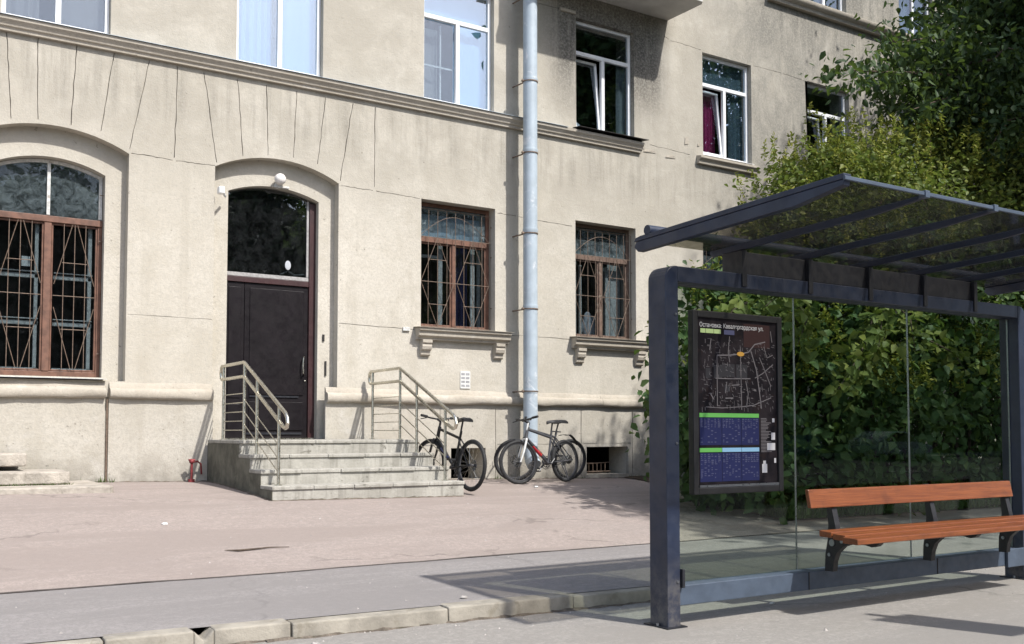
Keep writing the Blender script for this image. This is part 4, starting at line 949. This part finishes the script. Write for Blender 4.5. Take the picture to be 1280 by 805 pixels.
for po, (u0, u1, v0, v1) in zip(PAN, PANELS):
    tx = []
    for k in range(13):
        for q in range(6):
            if random.random() < (.8 if k < 5 else .35): a = u0+.008+q*(u1-u0-.012)/6; tx.append((a, a+random.uniform(.012, .03), v0+.006+k*.0115, v0+random.uniform(.010, .014)+k*.0115))
    po2 = prt('timetable_print', 'pale', tx, 4.9593); po2.parent = po; po2.location = tuple(-world_loc(po))
lg = []
for k in range(24):
    v_ = .60+k*.009
    lg.append((.79, .79+random.uniform(.06, .14), v_, v_+.004))
prt('legend_print', 'road', lg, 4.9593)
for q in ([(.925, .975, .69, .735)], [(.87, .975, .755, .80)], [(.80, .865, .885, .94), (.815, .85, .865, .885)], [(.96, .985, .85, .88)], [(.94, .97, .60, .625)]): prt('legend_panel', 'white', q, 4.9588)
rd = MB()
def road_line(pts, r):
    P = [uv(*q) for q in pts]
    for a, b in zip(P[:-1], P[1:]):
        d = np.array(b)-np.array(a); L = np.linalg.norm(d); nn = np.array([-d[1], d[0]])/L*r
        rd.add([(a[0]+nn[0], 4.9598, a[1]+nn[1]), (a[0]-nn[0], 4.9598, a[1]-nn[1]), (b[0]-nn[0], 4.9598, b[1]-nn[1]), (b[0]+nn[0], 4.9598, b[1]+nn[1])], [(0,1,2,3)])
for pts, r in ([[(.24,.22),(.24,.36),(.24,.53)],.003],[[(.24,.22),(.40,.215),(.53,.205)],.004],[[(.22,.36),(.40,.36),(.66,.355)],.003],[[(.535,.16),(.54,.36),(.545,.55)],.003],[[(.40,.10),(.38,.2),(.40,.26)],.003],
    [[(.53,.205),(.64,.19),(.72,.14),(.86,.12)],.004],[[(.67,.18),(.74,.3),(.78,.45),(.80,.54)],.004],[[(.78,.22),(.85,.30),(.93,.40)],.003],[[(.72,.35),(.82,.32),(.96,.26)],.003],[[(.55,.53),(.70,.52),(.93,.47)],.003],
    [[(.10,.535),(.3,.54),(.55,.53)],.0025],[[(.60,.37),(.63,.45),(.61,.52)],.003],[[(.36,.38),(.34,.45)],.003],[[(.15,.45),(.20,.49)],.004],[[(.42,.40),(.52,.395)],.003],[[(.34,.48),(.44,.478)],.004],[[(.17,.12),(.15,.19)],.003],[[(.84,.15),(.88,.22),(.96,.20)],.0025],[[(.93,.05),(.95,.12)],.003]): road_line(pts, r)
for k in range(330):
    u, v_ = random.uniform(.03, .97), random.uniform(.12, .54); d = random.choice([(.03, .002), (.002, .02), (.015, .012)]); road_line([(u, v_), (min(.99, u+d[0]*random.uniform(.4, 1.6)), v_+d[1]*random.uniform(.4, 1.6))], random.uniform(.0007, .0018))
rd.build('map_streets', MC['road'], IB)
ob = MB(); a = uv(.535, .205); ob.prism([(a[0]+.035*math.cos(q), a[1]+.016*math.sin(q)) for q in np.linspace(0, 2*math.pi, 14)[:-1]], 4.9575, 4.9590, 'y'); ob.build('stop_marker', MC['orange'], IB)
cu = bpy.data.curves.new('title', 'FONT'); cu.body = 'Остановка: Кавалергардская ул.'; cu.size = .043; cu.extrude = .0006
to = bpy.data.objects.new('tmp', cu); COL.objects.link(to); bpy.context.view_layer.update()
me = bpy.data.meshes.new_from_object(to.evaluated_get(bpy.context.evaluated_depsgraph_get()))
xsv = [v.co.x for v in me.vertices]; wdt = (max(xsv)-min(xsv)) if xsv else 1; k = .60/wdt
a = uv(.03, .052); V3 = [(a[0]+(v.co.x-min(xsv))*k, 4.9585-v.co.z, a[1]+v.co.y*1.0) for v in me.vertices]; F3 = [tuple(q.vertices) for q in me.polygons]
bpy.data.objects.remove(to)
t = MB(); t.add(V3, F3); t.build('title_text', MC['white'], IB)

# ------------------------------------------------------------------ foliage
def leaves(name, P, size, mat, parent, up=.35, seed=1, aspect=.62, out_c=None, outw=.5, droop=0.0):
    r = np.random.default_rng(seed); n = len(P); P = np.asarray(P)
    nr = r.normal(size=(n, 3)); nr[:, 2] += up*2
    if out_c is not None:
        o = P-np.asarray(out_c); o /= np.linalg.norm(o, axis=1, keepdims=True)+1e-6; nr += o*outw*2
    nr /= np.linalg.norm(nr, axis=1, keepdims=True)
    d = r.normal(size=(n, 3)); d[:, 2] -= droop; d -= nr*np.sum(d*nr, 1, keepdims=True); d /= np.linalg.norm(d, axis=1, keepdims=True)
    s = np.cross(nr, d); L = size*r.uniform(.6, 1.25, (n, 1)); Wd = L*aspect*.5; bend = L*.16
    vs = np.empty((n, 6, 3))
    vs[:, 0] = P; vs[:, 3] = P+d*L-nr*bend*.7
    vs[:, 1] = P+d*L*.30+s*Wd+nr*bend*.5; vs[:, 2] = P+d*L*.65+s*Wd*.72+nr*bend*.2
    vs[:, 5] = P+d*L*.30-s*Wd+nr*bend*.5; vs[:, 4] = P+d*L*.65-s*Wd*.72+nr*bend*.2
    me = bpy.data.meshes.new(name); me.vertices.add(n*6); me.vertices.foreach_set('co', vs.reshape(-1).astype(np.float32))
    idx = (np.arange(n)[:, None]*6+np.array([0, 1, 2, 3, 0, 3, 4, 5])[None]).reshape(-1)
    me.loops.add(n*8); me.loops.foreach_set('vertex_index', idx.astype(np.int32))
    me.polygons.add(n*2); me.polygons.foreach_set('loop_start', np.arange(0, n*8, 4, dtype=np.int32))
    try: me.polygons.foreach_set('loop_total', np.full(n*2, 4, dtype=np.int32))
    except Exception: pass
    me.materials.append(mat); me.update(); me.validate()
    return link(name, me, parent, fix=False)
def blob_points(c, rad, nclus, per, spread, seed, shell=.55, keep=None):
    r = np.random.default_rng(seed); c = np.array(c); rad = np.array(rad)
    d = r.normal(size=(nclus, 3)); d /= np.linalg.norm(d, axis=1, keepdims=True)
    rr = shell+(1-shell)*r.random((nclus, 1))**.7; cc = c+d*rad*rr*r.uniform(.85, 1.12, (nclus, 1))
    if keep is not None: cc = cc[[keep(p) for p in cc]]
    k = r.poisson(per, len(cc))+1
    P = np.repeat(cc, k, 0)+r.normal(size=(k.sum(), 3))*np.array([spread, spread, spread*.7])
    return P, cc
def branch(mm, a, b, r0, r1, rngl, wob=.12, k=6):
    a = np.array(a, float); b = np.array(b, float); L = np.linalg.norm(b-a); pts = []
    off = rngl.normal(size=(k+1, 3))*wob*L*.25; off[0] = 0; off[-1] = 0
    for i in range(k+1):
        t = i/k; p = a+(b-a)*t+off[i]; p[2] += .12*L*math.sin(math.pi*t)*.5; pts.append(p)
    mm.tube(pts, [r0+(r1-r0)*i/k for i in range(k+1)], 7)

def shrub(label, base, lobes, seed, ztop_boost=1.0, dense=1.0, shoots=0, sprays=()):
    K = .92; base = (base[0]*K, base[1]*K)
    lobes = [((c[0]*K, c[1]*K, 1.25+(c[2]-1.25)*K), (rd_[0]*K, rd_[1]*K*.95, rd_[2]*K)) for c, rd_ in lobes]
    g = gz(base[0], base[1]); t = thing('shrub', label, 'shrub', (base[0], base[1], g), 0, 'lilac shrubs behind the bus shelter')
    rl = np.random.default_rng(seed); st = MB(); allP = []; tops = []; fineP = []
    for i, (c, rad) in enumerate(lobes):
        vol = rad[0]*rad[1]*rad[2]; top_ = c[2] > 3.75
        nc = int((120 if top_ else 96)*dense*vol**.66)
        P, cc = blob_points(c, rad, nc, 26 if top_ else 17, .16, seed*10+i, .5, lambda p: p[2] > gz(p[0], p[1])+.12)
        (fineP if top_ else allP).append(P)
        for j in range(0, len(cc), max(1, len(cc)//9)): branch(st, (base[0]+rl.normal()*.35, base[1]+rl.normal()*.3, g-.05), cc[j], .028, .008, rl)
        if shoots:
            m_ = cc[(cc[:, 2] > c[2]+.35*rad[2])]
            for q in m_:
                for s in range(shoots):
                    h = rl.uniform(.12, .42); n_ = int(h*95); b0 = q+rl.normal(size=3)*.16; dr = np.array([rl.normal()*.22, rl.normal()*.22, 1.0])
                    tt = rl.random(n_)[:, None]; tops.append(b0+dr*h*tt+rl.normal(size=(n_, 3))*.018*(1.3-tt))
    SP = []
    for path in sprays:
        path = [np.array(p, float) for p in path]; st.tube(path, list(np.linspace(.016, .004, len(path))), 5)
        for a_, b_ in zip(path[:-1], path[1:]):
            for q in np.linspace(0, 1, 9): SP.append(a_+(b_-a_)*q+rl.normal(size=(5, 3))*np.array([.13, .10, .10]))
    if SP: leaves('hanging_sprays', np.concatenate(SP), .15, M['leaf_mid'], t, .5, seed+70, .66, (base[0], base[1]+.6, 1.8), .5, .9)
    st.build('stems', M['bark'], t, smooth=True)
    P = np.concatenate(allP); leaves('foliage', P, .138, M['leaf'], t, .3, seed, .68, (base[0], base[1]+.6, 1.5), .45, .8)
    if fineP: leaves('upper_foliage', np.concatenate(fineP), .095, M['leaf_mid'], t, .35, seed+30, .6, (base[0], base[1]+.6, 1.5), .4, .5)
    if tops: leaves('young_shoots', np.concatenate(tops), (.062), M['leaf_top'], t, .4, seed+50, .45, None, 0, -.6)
    return t
shrub('left most lilac shrub with leafy edge beside the wall, behind the map board', (10.6, 10.6), [((10.15, 10.4, 1.5), (1.1, 1.1, 1.6)), ((10.6, 10.6, 2.75), (1.05, 1.1, 1.25)), ((9.8, 9.75, 1.0), (.8, .8, 1.0)), ((11.9, 10.5, 4.0), (1.05, 1.1, 1.0))], 11, dense=1.15, shoots=1)
shrub('tall lilac shrub with yellow green top behind the left half of the shelter roof', (11.7, 10.4), [((11.0, 9.6, 1.4), (1.2, 1.0, 1.5)), ((11.8, 10.2, 3.2), (1.2, 1.2, 1.35)), ((12.6, 10.6, 4.75), (1.3, 1.2, 1.1))], 12, shoots=3, sprays=[[(9.6, 8.8, 3.1), (9.1, 8.3, 2.95), (8.6, 8.1, 2.7)], [(9.8, 8.7, 2.9), (9.3, 8.1, 2.6), (9.0, 8.0, 2.25)], [(9.2, 8.9, 2.9), (8.5, 8.5, 2.7), (8.0, 8.3, 2.45)]])
shrub('broad lilac shrub directly behind the bench with sunlit hanging leaves', (13.2, 10.3), [((12.4, 9.6, 1.3), (1.2, 1.0, 1.4)), ((13.0, 9.9, 3.1), (1.4, 1.2, 1.5)), ((13.5, 10.5, 4.8), (1.5, 1.3, 1.2))], 13, shoots=3, sprays=[[(11.2, 8.6, 3.3), (10.8, 8.1, 3.0), (10.4, 7.9, 2.6), (10.2, 7.8, 2.25)], [(11.4, 8.6, 3.1), (11.1, 8.0, 2.7), (10.9, 7.8, 2.3)], [(11.0, 8.5, 2.8), (10.3, 8.0, 2.45), (9.7, 7.8, 2.0), (9.4, 7.75, 1.75)], [(11.9, 8.5, 2.6), (12.0, 8.0, 2.3), (12.1, 7.9, 2.05)], [(10.6, 8.4, 2.4), (10.1, 7.95, 2.2), (9.8, 7.8, 1.9)]])
shrub('lilac shrub rising highest under the dark tree, right part of the hedge', (14.9, 10.4), [((14.4, 9.9, 1.5), (1.4, 1.1, 1.6)), ((14.8, 10.2, 3.5), (1.5, 1.2, 1.6)), ((15.2, 10.7, 5.1), (1.6, 1.3, 1.25))], 14, shoots=3)
shrub('lilac shrub at the far right end of the hedge behind the shelter post', (17.2, 10.4), [((16.4, 10.0, 1.7), (1.5, 1.1, 1.8)), ((16.8, 10.4, 3.9), (1.6, 1.2, 1.7)), ((17.2, 10.8, 5.5), (1.9, 1.3, 1.3)), ((18.8, 10.6, 4.2), (1.5, 1.2, 1.9))], 15, shoots=3)

def tree(label, base, trunk_h, lobes, seed, leaf, mat, dens=1.0, per=26, spread=.28, limbs=None, r0=.22, droop=1.0, K=1.0):
    if K != 1:
        sc = lambda p: (p[0]*K, p[1]*K, 1.25+(p[2]-1.25)*K)
        lobes = [(sc(c), tuple(q*K for q in rd_)) for c, rd_ in lobes]; limbs = [[sc(p) for p in path] for path in limbs or []]
    g = base[2]; t = thing('tree', label, 'tree', base, 0, 'trees around the street')
    rl = np.random.default_rng(seed); tr = MB(); top = (base[0]+rl.normal()*.2, base[1]+rl.normal()*.2, g+trunk_h)
    tr.tube([(base[0], base[1], g-.1), (base[0], base[1], g+.25), (base[0]+.05, base[1], g+trunk_h*.5), top], [r0*1.35, r0, r0*.85, r0*.7], 12)
    allP = []
    for i, (c, rad) in enumerate(lobes):
        branch(tr, top, c, r0*.5, .04, rl, .2)
        nc = int(60*dens*(rad[0]*rad[1]*rad[2])**.6); P, cc = blob_points(c, rad, nc, per, spread, seed*20+i, .35); allP.append(P)
        for j in range(0, len(cc), max(1, len(cc)//8)): branch(tr, c, cc[j], .035, .01, rl)
    for path in (limbs or []):
        path = [tuple(np.array(p)+rl.normal(size=3)*.06) for p in path]; tr.tube(path, list(np.linspace(.03, .005, len(path))), 6)
        pts = []
        for a, b in zip(path[:-1], path[1:]):
            a, b = np.array(a), np.array(b)
            for q in range(7):
                c = a+(b-a)*q/7; n_ = 22; pts.append(c+np.array([0, 0, -.06])+rl.normal(size=(n_, 3))*np.array([.2, .2, .15])*(1.2-.5*q/7))
        allP.append(np.concatenate(pts))
    tr.build('trunk', M['bark'], t, smooth=True)
    leaves('crown', np.concatenate(allP), leaf, mat, t, .2, seed, .55, None, 0, droop); return t
tree('dark leafy tree overhanging the hedge and the building at upper right', (18.6, 11.0, .4), 4.6,
     [((18.5, 9.8, 8.6), (3.4, 2.4, 3.6)), ((16.2, 9.6, 7.4), (2.1, 1.7, 1.6)), ((14.2, 9.5, 6.9), (1.3, 1.1, 1.0)), ((20.5, 10, 8), (3, 2.5, 3)), ((15.6, 9.2, 9.0), (1.6, 1.3, 1.2)), ((15.4, 9.3, 6.0), (1.5, 1.2, .7)), ((17.2, 9.4, 6.2), (1.6, 1.3, 1.2))], 31, .135, M['leaf_dark'], 1.0, 38, .3,
     [[(14.8, 9.3, 6.9), (13.2, 9.1, 6.65), (11.8, 9.0, 6.4), (10.7, 9.0, 6.15)], [(14.6, 9.3, 6.7), (13.4, 9.0, 6.2), (12.4, 8.9, 5.75)], [(14.5, 9.2, 7.2), (13.2, 9.0, 7.1), (12.2, 8.9, 6.8)], [(15.5, 9.0, 6.3), (14.4, 8.7, 5.9), (13.8, 8.6, 5.5)]], K=1.04)
tree('unseen street tree added beyond the right edge to shade the hedge', (14.2, 2.6, 0), 3.2, [((10.2, 3.4, 7.0), (.8, 1.2, .9)), ((12.0, 3.6, 6.0), (2.2, 1.3, .8)), ((15.0, 3.4, 7.3), (2.3, 1.5, 1.1)), ((17.0, 3.6, 7.2), (2.2, 1.5, 1.1)), ((19.2, 3.6, 7.0), (2.0, 1.5, 1.1))], 41, .26, M['leaf'], .62, 24, .26)  # added out of view, crown lobes shaped to shade the lower hedge
tree('tall street tree beyond the right edge mirrored in the upper windows', (20.5, 2.2, 0), 4.5, [((20.5, 2.0, 9.5), (2.6, 2.2, 2.6)), ((20, 3.0, 13.6), (3.6, 2.8, 3.0)), ((19.8, 2.6, 16.6), (3.0, 2.6, 2.4))], 42, .34, M['leaf'], 1.0, 24, .5)
tree('third street tree far right, beyond the frame, mirrored in the last window', (31, 2.2, 0), 5, [((31, 2.5, 12), (4, 3.2, 5))], 43, .4, M['leaf_dark'], .9, 22, .5)
for i, (x, y, h) in enumerate(((8, -35, 17), (21, -37, 20), (34, -34, 19), (47, -36, 20), (60, -35, 20), (76, -34, 20))):
    tree(['round green tree across the road mirrored in the windows', 'broad tree across the road, second from the left', 'tall tree across the road behind the white car', 'tall tree across the road beyond the white car', 'tree across the road far to the right', 'last tree of the row across the road'][i], (x, y, 0), h*.3, [((x, y, h*.62), (4.2, 3.4, h*.36)), ((x+2.5, y, h*.5), (3, 3, h*.25)), ((x-2, y+.5, h*.3), (4.6, 3, h*.2)), ((x+4.5, y+.5, h*.3), (4.6, 3, h*.2))], 60+i, .6, M['leaf_dark'], .7, 18, .6, None, .3)

hd_ = thing('hedge', 'long hedge added across the road as an unseen dark backdrop for reflections', 'hedge', (40, -29.5, 0))  # added dark mass behind the cars, darkens what the glass mirrors
Pq = rng.random((30000, 3))*np.array([110, 2.2, 3.6])+np.array([-10, -30.7, 0]); Pq[:, 2] += .5*np.sin(Pq[:, 0]*.7)*(Pq[:, 2] > 2)
leaves('hedge_leaves', Pq, .42, M['leaf_dark'], hd_, .2, 77, .7)
hs = MB(); hs.box(-10, 100, -30.5, -28.9, -.1, 3.1); hs.build('hedge_core', M['soil'], hd_)

# grass tufts below the shrubs
rg = np.random.default_rng(5); n = 9000
gx = 9.3+rg.random(n)**1.4*9; gy = 8.42+rg.random(n)**1.5*1.6; vs = []; fs = []
for i in range(n):
    x, y = gx[i], gy[i]; z = gz(x, y)+.01; h = rg.uniform(.06, .26); a = rg.random()*6.28; w_ = .012; lx, ly = rg.normal()*.05, rg.normal()*.05
    b = len(vs); vs += [(x+w_*math.cos(a), y+w_*math.sin(a), z), (x-w_*math.cos(a), y-w_*math.sin(a), z), (x+lx, y+ly, z+h)]; fs.append((b, b+1, b+2))
m = MB(); m.add(vs, fs); o = m.build('grass', M['grass']); o['kind'] = 'stuff'

# ------------------------------------------------------------------ cars across the road (seen mirrored in the shelter glass) and small things
def car(name, label, cat, loc, body_m, van=False):
    c = thing(name, label, cat, loc, 0, None, True)
    if van:
        pr = [(-2.5, .35), (2.45, .35), (2.5, .8), (2.3, 1.1), (1.75, 1.25), (1.2, 2.05), (.9, 2.15), (-2.4, 2.15), (-2.5, 1.9)]; hw = .95
    else:
        pr = [(-2.15, .30), (2.1, .30), (2.18, .55), (2.1, .74), (1.2, .88), (.45, 1.36), (.1, 1.44), (-.9, 1.43), (-1.75, 1.05), (-2.15, .95), (-2.2, .6)]; hw = .88
    m = MB(); m.prism(pr, -hw, hw, 'y'); m.build('body', body_m, c, bevel=.06, seg=3)
    g = MB()
    gl = [(-2.3, 1.25), (1.5, 1.25), (1.12, 1.95), (-2.3, 1.95)] if van else [(-1.5, .93), (1.0, .93), (.4, 1.32), (.1, 1.38), (-.85, 1.37)]
    for s in (-1, 1): g.prism(gl, s*hw-.004, s*hw+.004, 'y')
    g.build('window', M['carglass'], c)
    for x in (-1.35, 1.35):
        for s in (-1, 1):
            w_ = MB(); w_.ring((x, s*(hw-.1), .32), (0, 1, 0), .22, .1, 24, 8); W = w_.build('wheel', M['rubber'], c, smooth=True)
            r_ = MB(); r_.tube([(x, s*(hw-.16), .32), (x, s*(hw-.04), .32)], .19, 20); r_.build('rim', M['alu'], W)
    for s in (-1, 1):
        l = MB(); l.ball((2.12 if not van else 2.44, s*(hw-.22), .66 if not van else .85), (.07, .15, .07)); l.build('headlight', M['carlight'], c, smooth=True)
    return c
car('parked_car', 'silver white hatchback parked across the road, mirrored in the shelter glass', 'car', (43.0, -22.3, -.12), M['carwhite'])
car('parked_van', 'teal van parked across the road left of the white car', 'van', (34.5, -22.4, -.12), M['carteal'], True)
# unseen stand-in, added to cast the shadow in front of the bench
sg = thing('shadow_post', 'unseen dark panel on a pole, added to cast the shadow before the bench', 'shadow caster', (6.42, 2.75, 0))
q = MB(); q.tube([(6.42, 2.75, 0), (6.42, 2.75, 2.3)], .04, 12); q.build('pole', M['navyflat'], sg, smooth=True)
q = MB(); q.box(6.22, 6.62, 2.69, 2.705, 1.15, 2.2); q.build('panel', M['navyflat'], sg, bevel=.05)
# stick, pebbles, scraps
def pebble(x, y, r, mat, label, cat='stone', group='stones on the paving'):
    z = gz(x, y) if y > 5.9 else 0
    m = MB(); rl = np.random.default_rng(int(x*1000)); m.ball((x, y, z+r*.3), (r, r*.8, r*.45), 8, 6)
    m.v = [tuple(np.array(p)+rl.normal(size=3)*r*.08) for p in m.v]
    o = m.build({'stone': 'pebble'}.get(cat, 'paper_scrap'), mat, smooth=True); tag(o, label, cat, group); return o
m = MB(); zz = lambda x, y: gz(x, y)+.012
m.tube([(x, y, zz(x, y)) for x, y in ((2.55, 8.62), (2.66, 8.58), (2.80, 8.60), (2.95, 8.63), (3.12, 8.60))], [.003, .010, .008, .006, .003], 6)
tag(m.build('twig', M['bark'], smooth=True), 'thin dry twig lying on the pink footway', 'twig')
pebble(3.46, 5.97+.1, .028, M['stonecol'], 'small brown stone on the kerb edge near the middle of the frame')
pebble(2.35, 9.9, .03, M['paper'], 'white scrap of paper on the pink footway near the slabs', 'paper', 'paper scraps')
pebble(8.1, 12.1, .035, M['paper'], 'white scrap of paper lying near the bicycles', 'paper', 'paper scraps')
pebble(2.2, 5.62, .03, M['stonecol'], 'pale stone at the foot of the kerb')
pebble(5.55, 5.2, .02, M['paper'], 'tiny white scrap on the pavement behind the rail', 'paper', 'paper scraps')

def dirt_line(name, pts, w0, w1, mat, seed, zf):
    r = np.random.default_rng(seed); vs = []; fs = []; k = 0
    P = [np.array(p, float) for p in pts]
    for a, b in zip(P[:-1], P[1:]):
        L = np.linalg.norm(b-a); n = max(2, int(L/.06)); d = (b-a)/L; nn = np.array([d[1], -d[0]])
        for i in range(n+1):
            p = a+(b-a)*i/n; w_ = r.uniform(w0, w1); h = r.uniform(.004, .018)
            q = p+nn*w_; mid = p+nn*w_*.4
            vs += [(p[0], p[1], zf(p[0], p[1])+h), (mid[0], mid[1], zf(mid[0], mid[1])+h*.8), (q[0], q[1], zf(q[0], q[1])-.004)]
            if i: fs += [(k-3, k-2, k+1, k), (k-2, k-1, k+2, k+1)]
            k += 3
    m = MB(); m.add(vs, fs); o = m.build(name, mat, smooth=True); o['kind'] = 'stuff'; return o
M['dust'] = simple('grey brown street dust', (.13, .11, .09), 1, 0, .35, 14, 1, 40, .02, (.07, .065, .045), .1)
dirt_line('wall_dirt', [(-5, 13.962), (3.86, 13.962)], .02, .11, M['dust'], 1, gz)
dirt_line('wall_dirt', [(6.42, 13.962), (16, 13.962)], .03, .16, M['dust'], 2, gz)
dirt_line('steps_dirt', [(3.862, 13.9), (3.862, 11.24)], .01, .06, M['dust'], 3, gz)
dirt_line('steps_dirt', [(3.87, 11.24), (6.4, 11.24)], .004, .035, M['dust'], 4, gz)
dirt_line('kerb_dirt', [(x, kerbY(x)+.012) for x in np.arange(-6, 16, 1.0)], .01, .07, M['dust'], 5, lambda x, y: 0.0)
rg = np.random.default_rng(9); m = MB()
for i in range(900):
    x = rg.uniform(-3, 14); y = rg.uniform(2.5, 13.8)
    if rg.random() < .35: y = kerbY(x)-abs(rg.normal())*.25
    elif rg.random() < .25: y = 13.9-abs(rg.normal())*.5
    if kerbY(x)-.02 < y < kerbY(x)+.17 or (3.8 < x < 6.45 and y > 11.1) or (x < 2.4 and y > 12.2): continue
    z = gz(x, y) if y > kerbY(x) else 0; r = rg.uniform(.003, .011)*(1.6 if rg.random() < .06 else 1)
    m.add([(x-r, y-r*.7, z-.002), (x+r, y-r*.6, z-.002), (x+r*.6, y+r, z-.002), (x-r*.7, y+r*.8, z-.002), (x+rg.uniform(-.3, .3)*r, y, z+r*.9)], [(0,1,4),(1,2,4),(2,3,4),(3,0,4)])
o = m.build('grit', M['stonecol']); o['kind'] = 'stuff'
# weeds at the slab stack and wall foot
m = MB()
for i in range(420):
    if i < 220: x, y, z = rg.uniform(.4, 2.0), 12.885, .632
    else: x, y = rg.choice([2.5, 6.5, 7.4, 8.6, 9.9, 10.1, 11.5])+rg.normal()*.09, 13.93-abs(rg.normal())*.03; z = gz(x, y)
    h = rg.uniform(.015, .07)*(.5 if i < 220 else 1.3); a = rg.random()*6.28; k = .004+.006*rg.random()
    m.add([(x-k*math.cos(a), y-k*math.sin(a), z), (x+k*math.cos(a), y+k*math.sin(a), z), (x+rg.normal()*.02, y-abs(rg.normal())*.02, z+h)], [(0, 1, 2)])
o = m.build('weeds', M['grass']); o['kind'] = 'stuff'
